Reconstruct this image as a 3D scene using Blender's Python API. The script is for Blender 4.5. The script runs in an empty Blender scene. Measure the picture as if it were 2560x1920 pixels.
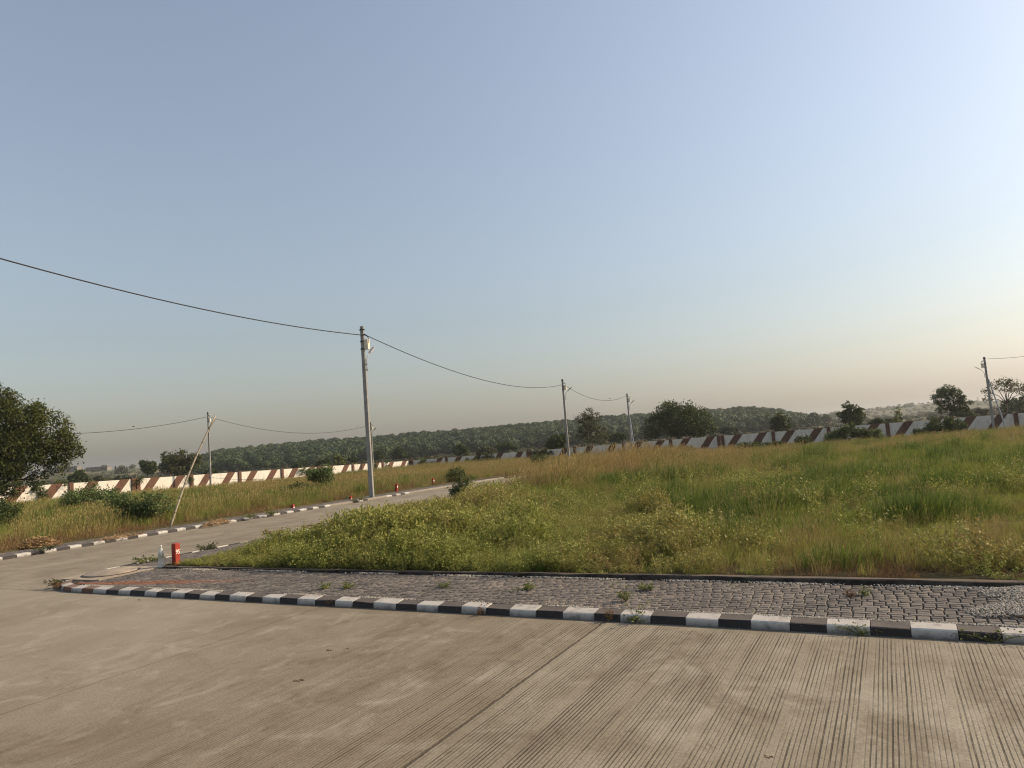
import bpy, math, random
import numpy as np
from mathutils import Vector, Matrix

R = math.radians
rng = np.random.default_rng(7)
random.seed(7)
scn = bpy.context.scene
COL = scn.collection

# ------------------------------------------------------------------ camera
CAM_Z = 1.7
PITCH, ROLL, FPX = R(4.95), R(4.4), 1745.0
cam = bpy.data.cameras.new('camera')
cam.sensor_fit = 'HORIZONTAL'
cam.sensor_width = 36.0
cam.lens = FPX / 2560.0 * 36.0
cam.clip_start = 0.05
cam.clip_end = 12000.0
camo = bpy.data.objects.new('camera', cam)
COL.objects.link(camo)
_f = Vector((0, math.cos(PITCH), math.sin(PITCH)))
_r = Vector((1, 0, 0)); _u = _r.cross(_f)
_R = _r * math.cos(ROLL) - _u * math.sin(ROLL)
_U = _r * math.sin(ROLL) + _u * math.cos(ROLL)
m3 = Matrix((_R, _U, -_f)).transposed()
camo.matrix_world = Matrix.Translation((0, 0, CAM_Z)) @ m3.to_4x4()
scn.camera = camo

# ------------------------------------------------------------------ sky, sun, exposure
SUN_EL, SUN_AZ = R(31), R(77)          # azimuth clockwise from the view axis (+Y)
world = bpy.data.worlds.new('World')
scn.world = world
world.use_nodes = True
wn = world.node_tree
wn.nodes.clear()
w_out = wn.nodes.new('ShaderNodeOutputWorld')
w_bg = wn.nodes.new('ShaderNodeBackground')
w_sky = wn.nodes.new('ShaderNodeTexSky')
w_sky.sky_type = 'NISHITA'
w_sky.sun_disc = False
w_sky.sun_elevation = SUN_EL
w_sky.sun_rotation = SUN_AZ
w_sky.altitude = 300
w_sky.air_density = 1.9
w_sky.dust_density = 3.0
w_sky.ozone_density = 4.0
w_bg.inputs['Strength'].default_value = 0.119
w_hsv = wn.nodes.new('ShaderNodeHueSaturation')      # hazy, milky air: the whole sky a little less saturated
w_hsv.inputs['Saturation'].default_value = 0.60
wn.links.new(w_sky.outputs[0], w_hsv.inputs['Color'])
w_tint = wn.nodes.new('ShaderNodeMix'); w_tint.data_type = 'RGBA'; w_tint.blend_type = 'MULTIPLY'
w_tint.inputs[0].default_value = 1.0
w_tint.inputs[7].default_value = (0.96, 0.98, 1.065, 1.0)
wn.links.new(w_hsv.outputs[0], w_tint.inputs[6])
wn.links.new(w_tint.outputs[2], w_bg.inputs['Color'])
wn.links.new(w_bg.outputs[0], w_out.inputs['Surface'])

sun = bpy.data.lights.new('sun', 'SUN')
sun.energy = 5.0
sun.angle = R(0.7)
sun.color = (1.0, 0.79, 0.55)
suno = bpy.data.objects.new('sun', sun)
COL.objects.link(suno)
to_sun = Vector((math.sin(SUN_AZ) * math.cos(SUN_EL), math.cos(SUN_AZ) * math.cos(SUN_EL), math.sin(SUN_EL)))
suno.rotation_euler = to_sun.to_track_quat('Z', 'Y').to_euler()

scn.view_settings.view_transform = 'Standard'
scn.view_settings.look = 'None'
scn.view_settings.exposure = 0.25
scn.view_settings.gamma = 1.0
scn.view_settings.use_curve_mapping = False
scn.cycles.max_bounces = 6
scn.cycles.diffuse_bounces = 3
scn.cycles.transmission_bounces = 4
scn.cycles.transparent_max_bounces = 6
scn.cycles.volume_bounces = 1
scn.cycles.filter_width = 1.15

# ------------------------------------------------------------------ frames: u runs across the main road (away), v along it to the left
AZ = R(28)
SU, CU = math.sin(AZ), math.cos(AZ)

def uv2xy(u, v):
    return SU * u - CU * v, CU * u + SU * v

def xy2uv(x, y):
    return SU * x + CU * y, -CU * x + SU * y

def sstep(a, b, x):
    t = np.clip((np.asarray(x, float) - a) / (b - a), 0, 1)
    return t * t * (3 - 2 * t)

def _hash(ix, iy, s):
    h = (ix.astype(np.int64) * 374761393 + iy.astype(np.int64) * 668265263 + s * 974634777) & 0x7fffffff
    h = ((h ^ (h >> 13)) * 1274126177) & 0x7fffffff
    return ((h ^ (h >> 16)) & 0xffff) / 65535.0

def vnoise(x, y, s=0):
    x = np.asarray(x, float); y = np.asarray(y, float)
    ix = np.floor(x); iy = np.floor(y)
    fx = x - ix; fy = y - iy
    fx = fx * fx * (3 - 2 * fx); fy = fy * fy * (3 - 2 * fy)
    a = _hash(ix, iy, s); b = _hash(ix + 1, iy, s); c = _hash(ix, iy + 1, s); d = _hash(ix + 1, iy + 1, s)
    return (a * (1 - fx) + b * fx) * (1 - fy) + (c * (1 - fx) + d * fx) * fy

def fbm(x, y, s=0, o=3):
    t = 0; a = 0.5; n = 0
    for k in range(o):
        t = t + a * vnoise(np.asarray(x) * 2 ** k, np.asarray(y) * 2 ** k, s + k * 17); n += a; a *= .5
    return t / n

def drop(x, y):
    """gentle fall of the land away from the road junction"""
    return -0.62 * sstep(34, 66, y)

HX = [-420, -300, -245, -205, -150, -60, 0, 100, 190, 212, 235, 300, 460]
HZ = [0, 0, 3.0, 8.2, 9.4, 10.0, 10.7, 10.7, 9.8, 7.0, 3.4, 0, 0]
RX = [-3000, -200, 60, 300, 420, 500, 560, 605, 632, 655, 680, 3000]
RZ = [4, 4, 4, 7, 9.5, 12, 15, 15.5, 11, 4, 0, 0]

def hill_edge(x, y):
    """the wooded hill lies between two lines that open out with distance"""
    q = x / np.maximum(y, 1.0)
    return sstep(-.50, -.42, q) * (1 - sstep(.33, .45, q))

def land(x, y):
    x = np.asarray(x, float); y = np.asarray(y, float)
    z = drop(x, y) + -0.5 * sstep(85, 200, y)
    z = z + np.interp(x, HX, HZ) * sstep(270, 500, y) * hill_edge(x, y)
    z = z + np.interp(x, RX, RZ) * sstep(620, 1020, y) * (0.9 + 0.2 * fbm(x / 60, y / 60, 5))
    z = z + (fbm(x / 9, y / 9, 3) - .5) * .10 + (fbm(x / 45, y / 45, 4) - .5) * .5 * sstep(95, 180, y)
    # bank of bare earth under the far building on the left
    z = z + 7.5 * np.exp(-(((x + 345) / 55) ** 2)) * sstep(480, 520, y) * (1 - sstep(640, 760, y))
    return z

FIELD = 0.105
U_EDGE, V_EDGE, V_FAR = 7.82, 11.10, 18.85

def ground(x, y):
    u, v = xy2uv(x, y)
    u = np.asarray(u); v = np.asarray(v)
    f1 = (u > U_EDGE) & (v < V_EDGE)
    f2 = v > V_FAR
    return land(x, y) + np.where(f1 | f2 | (u > 33.5), FIELD, -0.12)

# ------------------------------------------------------------------ node helpers
def N(nt, t, ins=None, **props):
    n = nt.nodes.new(t)
    for k, v in props.items():
        setattr(n, k, v)
    for k, v in (ins or {}).items():
        if isinstance(v, bpy.types.NodeSocket):
            nt.links.new(v, n.inputs[k])
        else:
            n.inputs[k].default_value = v
    return n

def new_mat(name):
    m = bpy.data.materials.new(name); m.use_nodes = True
    m.node_tree.nodes.clear()
    return m, m.node_tree

def c4(c):
    return (c[0], c[1], c[2], 1.0)

def ramp(nt, fac, stops):
    r = nt.nodes.new('ShaderNodeValToRGB')
    el = r.color_ramp.elements
    while len(el) < len(stops):
        el.new(0.5)
    for e, (p, c) in zip(el, stops):
        e.position = p
        e.color = c4(c) if isinstance(c, (tuple, list)) else (c, c, c, 1)
    nt.links.new(fac, r.inputs[0])
    return r.outputs[0]

def mixc(nt, fac, a, b, mode='MIX'):
    n = nt.nodes.new('ShaderNodeMix'); n.data_type = 'RGBA'; n.blend_type = mode
    for i, v in ((0, fac), (6, a), (7, b)):
        if isinstance(v, bpy.types.NodeSocket):
            nt.links.new(v, n.inputs[i])
        else:
            n.inputs[i].default_value = c4(v) if isinstance(v, (tuple, list)) else v
    return n.outputs[2]

def math_(nt, op, a, b=None, c=None, clamp=False):
    n = nt.nodes.new('ShaderNodeMath'); n.operation = op; n.use_clamp = clamp
    for i, v in enumerate((a, b, c)):
        if v is None: continue
        if isinstance(v, bpy.types.NodeSocket): nt.links.new(v, n.inputs[i])
        else: n.inputs[i].default_value = v
    return n.outputs[0]

def noise(nt, vec, scale, detail=4.0, rough=.55, dist=0.0):
    n = N(nt, 'ShaderNodeTexNoise', {'Scale': scale, 'Detail': detail, 'Roughness': rough, 'Distortion': dist})
    if vec is not None: nt.links.new(vec, n.inputs['Vector'])
    return n.outputs['Fac']

def finish(nt, color, rough=.85, bump=None, bump_s=.3, bump_d=.01, spec=.3, metallic=0.0, **extra):
    b = nt.nodes.new('ShaderNodeBsdfPrincipled')
    for k, v in (('Base Color', color), ('Roughness', rough), ('Specular IOR Level', spec), ('Metallic', metallic)):
        if isinstance(v, bpy.types.NodeSocket): nt.links.new(v, b.inputs[k])
        else: b.inputs[k].default_value = c4(v) if isinstance(v, (tuple, list)) else v
    for k, v in extra.items():
        b.inputs[k].default_value = v
    if bump is not None:
        bn = N(nt, 'ShaderNodeBump', {'Strength': bump_s, 'Distance': bump_d, 'Height': bump})
        nt.links.new(bn.outputs[0], b.inputs['Normal'])
    o = nt.nodes.new('ShaderNodeOutputMaterial')
    nt.links.new(b.outputs[0], o.inputs['Surface'])
    return b

def wpos(nt):
    return nt.nodes.new('ShaderNodeNewGeometry').outputs['Position']

def uvpos(nt):
    """world position turned into the road frame: X = u, Y = v"""
    n = N(nt, 'ShaderNodeVectorRotate', {'Vector': wpos(nt), 'Axis': (0, 0, 1), 'Angle': -(math.pi / 2 - AZ)}, rotation_type='AXIS_ANGLE')
    return n.outputs[0]

def vmul(nt, vec, s):
    n = N(nt, 'ShaderNodeVectorMath', {0: vec, 1: s}, operation='MULTIPLY')
    return n.outputs[0]

def plain(name, col, rough=.8, var=.25, scale=6, spec=.3, metallic=0., dark=None, bump_s=.15, bump_scale=40, bump_d=.01):
    m, nt = new_mat(name)
    p = N(nt, 'ShaderNodeTexCoord').outputs['Object']
    f = noise(nt, p, scale, 5, .6)
    d = dark or tuple(x * (1 - var) for x in col)
    l = tuple(min(1, x * (1 + var * .5)) for x in col)
    c = ramp(nt, f, [(.3, d), (.7, l)])
    finish(nt, c, rough, noise(nt, p, bump_scale, 4), bump_s, bump_d, spec, metallic)
    return m

# ------------------------------------------------------------------ mesh helpers
def link(o, parent=None):
    COL.objects.link(o)
    if parent is not None: o.parent = parent
    return o

def tag(o, label=None, cat=None, group=None, kind=None):
    if label: o['label'] = label
    if cat: o['category'] = cat
    if group: o['group'] = group
    if kind: o['kind'] = kind
    return o

def empty(name, loc=(0, 0, 0), rz=0.0):
    o = bpy.data.objects.new(name, None)
    o.empty_display_size = .2
    o.location = loc; o.rotation_euler = (0, 0, rz)
    return link(o)

class MB:
    def __init__(s): s.v = []; s.f = []
    def add(s, vs, fs):
        k = len(s.v); s.v += [tuple(map(float, p)) for p in vs]
        s.f += [tuple(i + k for i in f) for f in fs]; return s
    def box(s, x0, x1, y0, y1, z0, z1):
        return s.add([(x0, y0, z0), (x1, y0, z0), (x1, y1, z0), (x0, y1, z0), (x0, y0, z1), (x1, y0, z1), (x1, y1, z1), (x0, y1, z1)],
                     [(0, 3, 2, 1), (4, 5, 6, 7), (0, 1, 5, 4), (1, 2, 6, 5), (2, 3, 7, 6), (3, 0, 4, 7)])
    def cbox(s, x0, x1, y0, y1, z0, z1, b=.01):
        """box with chamfered top and vertical edges"""
        def ring(x0, x1, y0, y1, z, c):
            return [(x0 + c, y0, z), (x1 - c, y0, z), (x1, y0 + c, z), (x1, y1 - c, z), (x1 - c, y1, z), (x0 + c, y1, z), (x0, y1 - c, z), (x0, y0 + c, z)]
        k = ring(x0, x1, y0, y1, z0, b) + ring(x0, x1, y0, y1, z1 - b, b) + ring(x0 + b, x1 - b, y0 + b, y1 - b, z1, b * .6)
        fs = [tuple(range(7, -1, -1)), tuple(range(16, 24))]
        for r in (0, 8):
            for i in range(8):
                j = (i + 1) % 8; fs.append((r + i, r + j, r + 8 + j, r + 8 + i))
        return s.add(k, fs)
    def tube(s, pts, rad, n=8, cap=True):
        pts = [Vector(p) for p in pts]
        if not isinstance(rad, (list, tuple)): rad = [rad] * len(pts)
        k0 = len(s.v); up = None
        for i, p in enumerate(pts):
            d = (pts[min(i + 1, len(pts) - 1)] - pts[max(i - 1, 0)]).normalized()
            if up is None:
                up = Vector((0, 0, 1)) if abs(d.z) < .9 else Vector((1, 0, 0))
            a = (up - d * up.dot(d)).normalized(); up = a
            b = d.cross(a)
            for j in range(n):
                t = 2 * math.pi * j / n
                s.v.append(tuple(p + (a * math.cos(t) + b * math.sin(t)) * rad[i]))
        for i in range(len(pts) - 1):
            for j in range(n):
                q = (j + 1) % n
                s.f.append((k0 + i * n + j, k0 + i * n + q, k0 + (i + 1) * n + q, k0 + (i + 1) * n + j))
        if cap:
            s.f.append(tuple(k0 + j for j in range(n - 1, -1, -1)))
            e = k0 + (len(pts) - 1) * n
            s.f.append(tuple(e + j for j in range(n)))
        return s
    def lathe(s, prof, n=16, cx=0, cy=0):
        k0 = len(s.v)
        for r, z in prof:
            for j in range(n):
                t = 2 * math.pi * j / n; s.v.append((cx + r * math.cos(t), cy + r * math.sin(t), z))
        for i in range(len(prof) - 1):
            for j in range(n):
                q = (j + 1) % n; s.f.append((k0 + i * n + j, k0 + i * n + q, k0 + (i + 1) * n + q, k0 + (i + 1) * n + j))
        s.f.append(tuple(k0 + j for j in range(n - 1, -1, -1)))
        e = k0 + (len(prof) - 1) * n
        s.f.append(tuple(e + j for j in range(n)))
        return s
    def mesh(s, name, smooth=False):
        me = bpy.data.meshes.new(name); me.from_pydata(s.v, [], s.f); me.update()
        if smooth: me.polygons.foreach_set('use_smooth', [True] * len(me.polygons))
        return me
    def build(s, name, mat, parent=None, smooth=False, loc=None, rz=None):
        me = s.mesh(name, smooth)
        if mat: me.materials.append(mat)
        o = bpy.data.objects.new(name, me)
        if loc is not None: o.location = loc
        if rz is not None: o.rotation_euler = (0, 0, rz)
        return link(o, parent)

def np_mesh(name, verts, faces, mat=None, var=None, smooth=False):
    """faces: (n,k) int array"""
    verts = np.asarray(verts, np.float32); faces = np.asarray(faces, np.int32)
    me = bpy.data.meshes.new(name)
    me.vertices.add(len(verts)); me.vertices.foreach_set('co', verts.ravel())
    n, k = faces.shape
    me.loops.add(n * k); me.loops.foreach_set('vertex_index', faces.ravel())
    me.polygons.add(n); me.polygons.foreach_set('loop_start', np.arange(0, n * k, k, dtype=np.int32))
    me.polygons.foreach_set('loop_total', np.full(n, k, np.int32))
    if smooth: me.polygons.foreach_set('use_smooth', np.ones(n, bool))
    if var is not None:
        a = me.attributes.new('var', 'FLOAT', 'POINT'); a.data.foreach_set('value', np.asarray(var, np.float32))
    me.update(calc_edges=True)
    if mat: me.materials.append(mat)
    return me

# ------------------------------------------------------------------ materials: setting
def mat_road(name, grooves=True):
    m, nt = new_mat(name)
    p = uvpos(nt)
    sep = N(nt, 'ShaderNodeSeparateXYZ', {0: p}); u, v = sep.outputs[0], sep.outputs[1]
    big = noise(nt, vmul(nt, p, (.35, .6, 1)), 1.0, 5, .6, .6)
    blot = noise(nt, vmul(nt, p, (1.25, 1.5, 1)), 1.0, 6, .68, .8)
    fine = noise(nt, p, 55, 5, .7)
    streak = noise(nt, vmul(nt, p, (2.0, 30, 1)) if grooves else vmul(nt, p, (9, 1.0, 1)), 1.0, 4, .6)
    col = ramp(nt, big, [(.30, (.205, .178, .137)), (.52, (.262, .233, .184)), (.74, (.310, .283, .232))])
    if grooves:   # slabs were cast separately: the middle one is browner than its neighbours
        mid = math_(nt, 'MULTIPLY', N(nt, 'ShaderNodeMapRange', {'Value': v, 'From Min': 2.50, 'From Max': 2.54}).outputs[0], N(nt, 'ShaderNodeMapRange', {'Value': v, 'From Min': 7.2, 'From Max': 5.2}).outputs[0])
        col = mixc(nt, math_(nt, 'MULTIPLY', mid, .55), col, (.185, .150, .104))
    stain = ramp(nt, blot, [(.46, 0.0), (.66, 1.0)])
    if grooves:   # brown tyre dirt lies on the grooved slabs, not on the smooth one by the side road
        stain = math_(nt, 'MULTIPLY', stain, ramp(nt, math_(nt, 'MULTIPLY', v, .1), [(.52, 1.0), (.80, .12)]))
    col = mixc(nt, math_(nt, 'MULTIPLY', math_(nt, 'MULTIPLY', stain, .80), ramp(nt, noise(nt, p, 9, 6, .72), [(.34, .25), (.62, 1.)])), col, (.110, .082, .054))
    col = mixc(nt, math_(nt, 'MULTIPLY', ramp(nt, streak, [(.35, 0.), (.75, 1.)]), .50 if not grooves else .06), col, (.135, .110, .080))
    col = mixc(nt, math_(nt, 'MULTIPLY', ramp(nt, fine, [(.38, 1.), (.56, 0.)]),   .50), col, (.105, .085, .062))
    col = mixc(nt, math_(nt, 'MULTIPLY', ramp(nt, noise(nt, p, 140, 3, .6), [(.60, 0.), (.72, 1.)]), .30), col, (.36, .32, .27))
    h = math_(nt, 'MULTIPLY', fine, .5)
    if grooves:
        warp = math_(nt, 'MULTIPLY', math_(nt, 'SUBTRACT', noise(nt, vmul(nt, p, (.35, 1.2, 1)), 1.0, 2), .5), .03)
        vv = math_(nt, 'ADD', v, warp)
        fr = math_(nt, 'FRACT', math_(nt, 'DIVIDE', vv, .0255))
        g = math_(nt, 'ABSOLUTE', math_(nt, 'SUBTRACT', fr, .5))               # 0 at the groove centre
        # each groove has its own strength, worn away in places
        gid = math_(nt, 'FLOOR', math_(nt, 'DIVIDE', vv, .0255))
        wn_ = N(nt, 'ShaderNodeTexWhiteNoise', {'W': gid}, noise_dimensions='1D').outputs['Value']
        lane = math_(nt, 'FRACT', math_(nt, 'ADD', math_(nt, 'DIVIDE', vv, .43), math_(nt, 'MULTIPLY', noise(nt, vmul(nt, p, (.25, .8, 1)), 1.0, 2), .5)))
        lanem = ramp(nt, lane, [(.0, .30), (.03, 1.), (.87, 1.), (.92, .10)])
        wear = ramp(nt, noise(nt, vmul(nt, p, (1.6, 5, 1)), 1.0, 4, .6), [(.34, 0.30), (.55, 1.)])
        wid = math_(nt, 'ADD', math_(nt, 'MULTIPLY', wn_, .10), .062)
        edge = math_(nt, 'ADD', wid, math_(nt, 'MULTIPLY', math_(nt, 'SUBTRACT', noise(nt, p, 60, 2), .5), .09))
        line = N(nt, 'ShaderNodeMapRange', {'Value': g, 'From Min': edge, 'From Max': math_(nt, 'ADD', edge, .09), 'To Min': 1.0, 'To Max': 0.0}).outputs[0]
        vis = ramp(nt, math_(nt, 'MULTIPLY', v, .1), [(.25, 1.0), (.40, .62), (.58, .10)])
        spot = noise(nt, vmul(nt, p, (3.0, 4.5, 1)), 1.0, 5, .7, 1.5)
        col = mixc(nt, ramp(nt, spot, [(.64, 0.), (.70, .55)]), col, (.10, .075, .048))
        col = mixc(nt, ramp(nt, noise(nt, vmul(nt, p, (1.7, 2.0, 1)), 1.0, 7, .72, 1.0), [(.52, 0.), (.68, .45)]), col, (.36, .335, .28))
        far = ramp(nt, math_(nt, 'MULTIPLY', u, 1 / 6.3), [(.955, 1.), (.985, 0.)])
        gm = math_(nt, 'MULTIPLY', math_(nt, 'MULTIPLY', math_(nt, 'MULTIPLY', line, lanem), math_(nt, 'MULTIPLY', wear, vis)), far)
        gm = math_(nt, 'MULTIPLY', gm, math_(nt, 'ADD', math_(nt, 'MULTIPLY', wn_, .6), .4))
        gm = math_(nt, 'MULTIPLY', gm, ramp(nt, noise(nt, vmul(nt, p, (2.2, 38, 1)), 1.0, 3, .6), [(.30, .30), (.46, 1.)]))
        tyre = ramp(nt, noise(nt, vmul(nt, p, (1.5, .22, 1)), 1.0, 5, .6, .5), [(.50, 0.), (.70, .30)])
        col = mixc(nt, math_(nt, 'MULTIPLY', tyre, ramp(nt, noise(nt, p, 7, 6, .75), [(.36, .2), (.6, 1.)])), col, (.125, .094, .062))
        col = mixc(nt, math_(nt, 'MULTIPLY', gm, .88), col, (.035, .024, .015))
        h = math_(nt, 'SUBTRACT', h, math_(nt, 'MULTIPLY', gm, 1.6))
        # construction joints: dark open cracks with broken edges
        jw = math_(nt, 'MULTIPLY', math_(nt, 'SUBTRACT', noise(nt, vmul(nt, p, (6, 2, 1)), 1.0, 5, .7), .5), .05)
        for jv, wj, st in ((2.52, .008, .95), (6.02, .007, .45), (-2.0, .008, .9)):
            dj = math_(nt, 'ABSOLUTE', math_(nt, 'SUBTRACT', math_(nt, 'ADD', v, jw), jv))
            jm = N(nt, 'ShaderNodeMapRange', {'Value': dj, 'From Min': wj * .5, 'From Max': wj * 1.9, 'To Min': st, 'To Max': 0.0}).outputs[0]
            col = mixc(nt, jm, col, (.045, .034, .024))
            h = math_(nt, 'SUBTRACT', h, math_(nt, 'MULTIPLY', jm, 1.5))
            halo = N(nt, 'ShaderNodeMapRange', {'Value': dj, 'From Min': 0., 'From Max': .10, 'To Min': .35 * st, 'To Max': 0.0}).outputs[0]
            col = mixc(nt, math_(nt, 'MULTIPLY', halo, blot), col, (.13, .10, .07))
        # dirt washed against the kerb foot
        k = N(nt, 'ShaderNodeMapRange', {'Value': math_(nt, 'ADD', u, math_(nt, 'MULTIPLY', noise(nt, p, 3, 4), .09)), 'From Min': 6.20, 'From Max': 6.28, 'To Min': 0., 'To Max': .8}).outputs[0]
        col = mixc(nt, k, col, (.10, .078, .055))
    col = mixc(nt, 1.0, col, (1.02, 1.0, .935), 'MULTIPLY')
    finish(nt, col, .88, h, .55, .006, .25)
    return m

M = {}
M['road'] = mat_road('grooved_concrete')
M['side'] = mat_road('brushed_concrete', grooves=False)

def mat_ground():
    m, nt = new_mat('field_earth')
    p = wpos(nt)
    a = noise(nt, p, .45, 6, .62)
    b = noise(nt, p, 3.0, 5, .65)
    c = ramp(nt, a, [(.32, (.042, .042, .016)), (.5, (.068, .058, .026)), (.68, (.115, .082, .042))])
    c = mixc(nt, ramp(nt, b, [(.4, 0.), (.75, .6)]), c, (.075, .055, .032))
    d = noise(nt, p, .03, 6, .6)
    y = N(nt, 'ShaderNodeSeparateXYZ', {0: p}).outputs[1]
    farf = N(nt, 'ShaderNodeMapRange', {'Value': y, 'From Min': 95., 'From Max': 150.}).outputs[0]
    fc = ramp(nt, d, [(.38, (.045, .058, .025)), (.52, (.085, .080, .040)), (.66, (.17, .132, .078))])
    c = mixc(nt, farf, c, fc)
    finish(nt, c, .95, b, .6, .05, .1)
    return m
M['ground'] = mat_ground()

def mat_paver():
    m, nt = new_mat('cobble_paver')
    p = uvpos(nt)
    oi = N(nt, 'ShaderNodeObjectInfo').outputs['Random']
    at = N(nt, 'ShaderNodeAttribute', attribute_name='var').outputs['Fac']
    r = math_(nt, 'FRACT', math_(nt, 'ADD', oi, math_(nt, 'MULTIPLY', at, 3.7)))
    c = ramp(nt, r, [(.0, (.084, .076, .068)), (.45, (.122, .109, .096)), (.8, (.152, .135, .116)), (1., (.19, .165, .138))])
    f = noise(nt, p, 30, 6, .7)
    rip = noise(nt, vmul(nt, p, (70, 45, 40)), 1.0, 4, .6, 1.2)
    c = mixc(nt, ramp(nt, f, [(.35, .55), (.65, 0.)]), c, (.075, .063, .056))
    c = mixc(nt, ramp(nt, noise(nt, p, 1.3, 5, .6), [(.45, 0.), (.75, .45)]), c, (.24, .205, .17))
    # rust-red earth spilt over the end of the strip
    sp = N(nt, 'ShaderNodeSeparateXYZ', {0: p}); u, v = sp.outputs[0], sp.outputs[1]
    uc = math_(nt, 'ADD', math_(nt, 'MULTIPLY', math_(nt, 'SUBTRACT', 11.0, v), .19), 6.50)
    du = math_(nt, 'ABSOLUTE', math_(nt, 'SUBTRACT', u, uc))
    band = N(nt, 'ShaderNodeMapRange', {'Value': math_(nt, 'ADD', du, math_(nt, 'MULTIPLY', noise(nt, vmul(nt, p, (5, 3, 1)), 1.0, 5, .7), .34)), 'From Min': .17, 'From Max': .36, 'To Min': 1., 'To Max': 0.}).outputs[0]
    along = ramp(nt, math_(nt, 'MULTIPLY', v, 1 / 13.), [(.62, 0.), (.72, 1.), (.90, 1.), (.97, .4)])
    c = mixc(nt, math_(nt, 'MULTIPLY', band, math_(nt, 'MULTIPLY', along, .85)), c, (.23, .085, .035))
    finish(nt, c, .9, math_(nt, 'ADD', math_(nt, 'MULTIPLY', rip, .8), f), .7, .006, .25)
    return m
M['paver'] = mat_paver()
M['bed'] = plain('joint_sand', (.070, .058, .046), .95, .45, 9, .1)

def mat_kerb(name, col, grime, strength):
    m, nt = new_mat(name)
    p = uvpos(nt)
    z = N(nt, 'ShaderNodeSeparateXYZ', {0: p}).outputs[2]
    n1 = noise(nt, p, 9, 6, .68)
    n2 = noise(nt, p, 45, 4, .6)
    low = N(nt, 'ShaderNodeMapRange', {'Value': math_(nt, 'ADD', z, math_(nt, 'MULTIPLY', math_(nt, 'SUBTRACT', n1, .5), .16)), 'From Min': .0, 'From Max': .065, 'To Min': 1., 'To Max': 0.}).outputs[0]
    c = mixc(nt, math_(nt, 'MULTIPLY', low, strength), col, grime)
    c = mixc(nt, ramp(nt, n1, [(.52, 0.), (.70, .6)]), c, grime)
    c = mixc(nt, ramp(nt, n2, [(.62, 0.), (.72, .55)]), c, (.20, .165, .13))
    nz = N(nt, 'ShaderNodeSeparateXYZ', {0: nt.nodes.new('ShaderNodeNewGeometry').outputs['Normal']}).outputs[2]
    lit_top_dust = N(nt, 'ShaderNodeMapRange', {'Value': nz, 'From Min': .75, 'From Max': .95, 'To Min': 0., 'To Max': 1.}).outputs[0]  # dust on upward faces, also paints the black stones' sunlit tops lighter
    c = mixc(nt, math_(nt, 'MULTIPLY', lit_top_dust, math_(nt, 'ADD', math_(nt, 'MULTIPLY', n1, .5), .15)), c, (.21, .17, .13))
    finish(nt, c, .7, n2, .25, .004, .3)
    return m
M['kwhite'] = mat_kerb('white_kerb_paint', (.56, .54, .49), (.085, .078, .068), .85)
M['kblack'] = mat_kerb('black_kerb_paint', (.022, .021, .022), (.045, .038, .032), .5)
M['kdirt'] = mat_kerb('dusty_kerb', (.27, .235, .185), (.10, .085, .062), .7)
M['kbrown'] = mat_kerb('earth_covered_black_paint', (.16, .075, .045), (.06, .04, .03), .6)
def mat_edging():
    m, nt = new_mat('weathered_edging')
    p = wpos(nt); a = noise(nt, p, 4, 6, .7); b = noise(nt, p, 30, 4, .65)
    c = ramp(nt, a, [(.35, (.014, .012, .011)), (.62, (.085, .073, .060))])
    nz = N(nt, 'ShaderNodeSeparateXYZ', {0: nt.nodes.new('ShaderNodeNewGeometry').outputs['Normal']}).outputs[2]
    lit_top_dust = N(nt, 'ShaderNodeMapRange', {'Value': nz, 'From Min': .6, 'From Max': .95}).outputs[0]  # dusty brown-grey by normal, painting in the edging's sunlit top
    c = mixc(nt, math_(nt, 'MULTIPLY', lit_top_dust, math_(nt, 'ADD', math_(nt, 'MULTIPLY', b, .6), .45), None, True), c, (.165, .13, .098))
    finish(nt, c, .95, b, .6, .01, .1)
    return m
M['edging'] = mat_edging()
M['slab'] = plain('cement_slab', (.30, .25, .19), .9, .3, 5, .2)

# ------------------------------------------------------------------ ground sheet
def lines(lo, hi, fine_lo, fine_hi, step, extra):
    L = list(np.arange(fine_lo, fine_hi, step)) + list(extra)
    x = fine_hi
    while x < hi: L.append(x); x += min(max(step, .045 * abs(x - fine_hi) + step), 60)
    L.append(hi); x = fine_lo
    while x > lo: L.append(x); x -= min(max(step, .045 * abs(x - fine_lo) + step), 60)
    L.append(lo)
    L = sorted(L); out = [L[0]]
    for a in L[1:]:
        if a - out[-1] > .012: out.append(a)
    return np.array(out)
UL = lines(-600, 1600, -10, 80, .8, [U_EDGE - .02, U_EDGE + .001])
VL = lines(-1300, 1300, -50, 60, .8, [V_EDGE - .001, V_EDGE + .02, V_FAR - .02, V_FAR + .001])
UU, VV = np.meshgrid(UL, VL, indexing='ij')
X, Y = uv2xy(UU, VV)
Z = ground(X, Y)
nu, nv = UU.shape
idx = np.arange(nu * nv).reshape(nu, nv)
F = np.stack([idx[:-1, :-1], idx[1:, :-1], idx[1:, 1:], idx[:-1, 1:]], -1).reshape(-1, 4)
go = link(bpy.data.objects.new('ground', np_mesh('ground', np.stack([X, Y, Z], -1).reshape(-1, 3), F, M['ground'], smooth=True)))
tag(go, 'open grassy land running out to the low hills', kind='structure')

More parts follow.
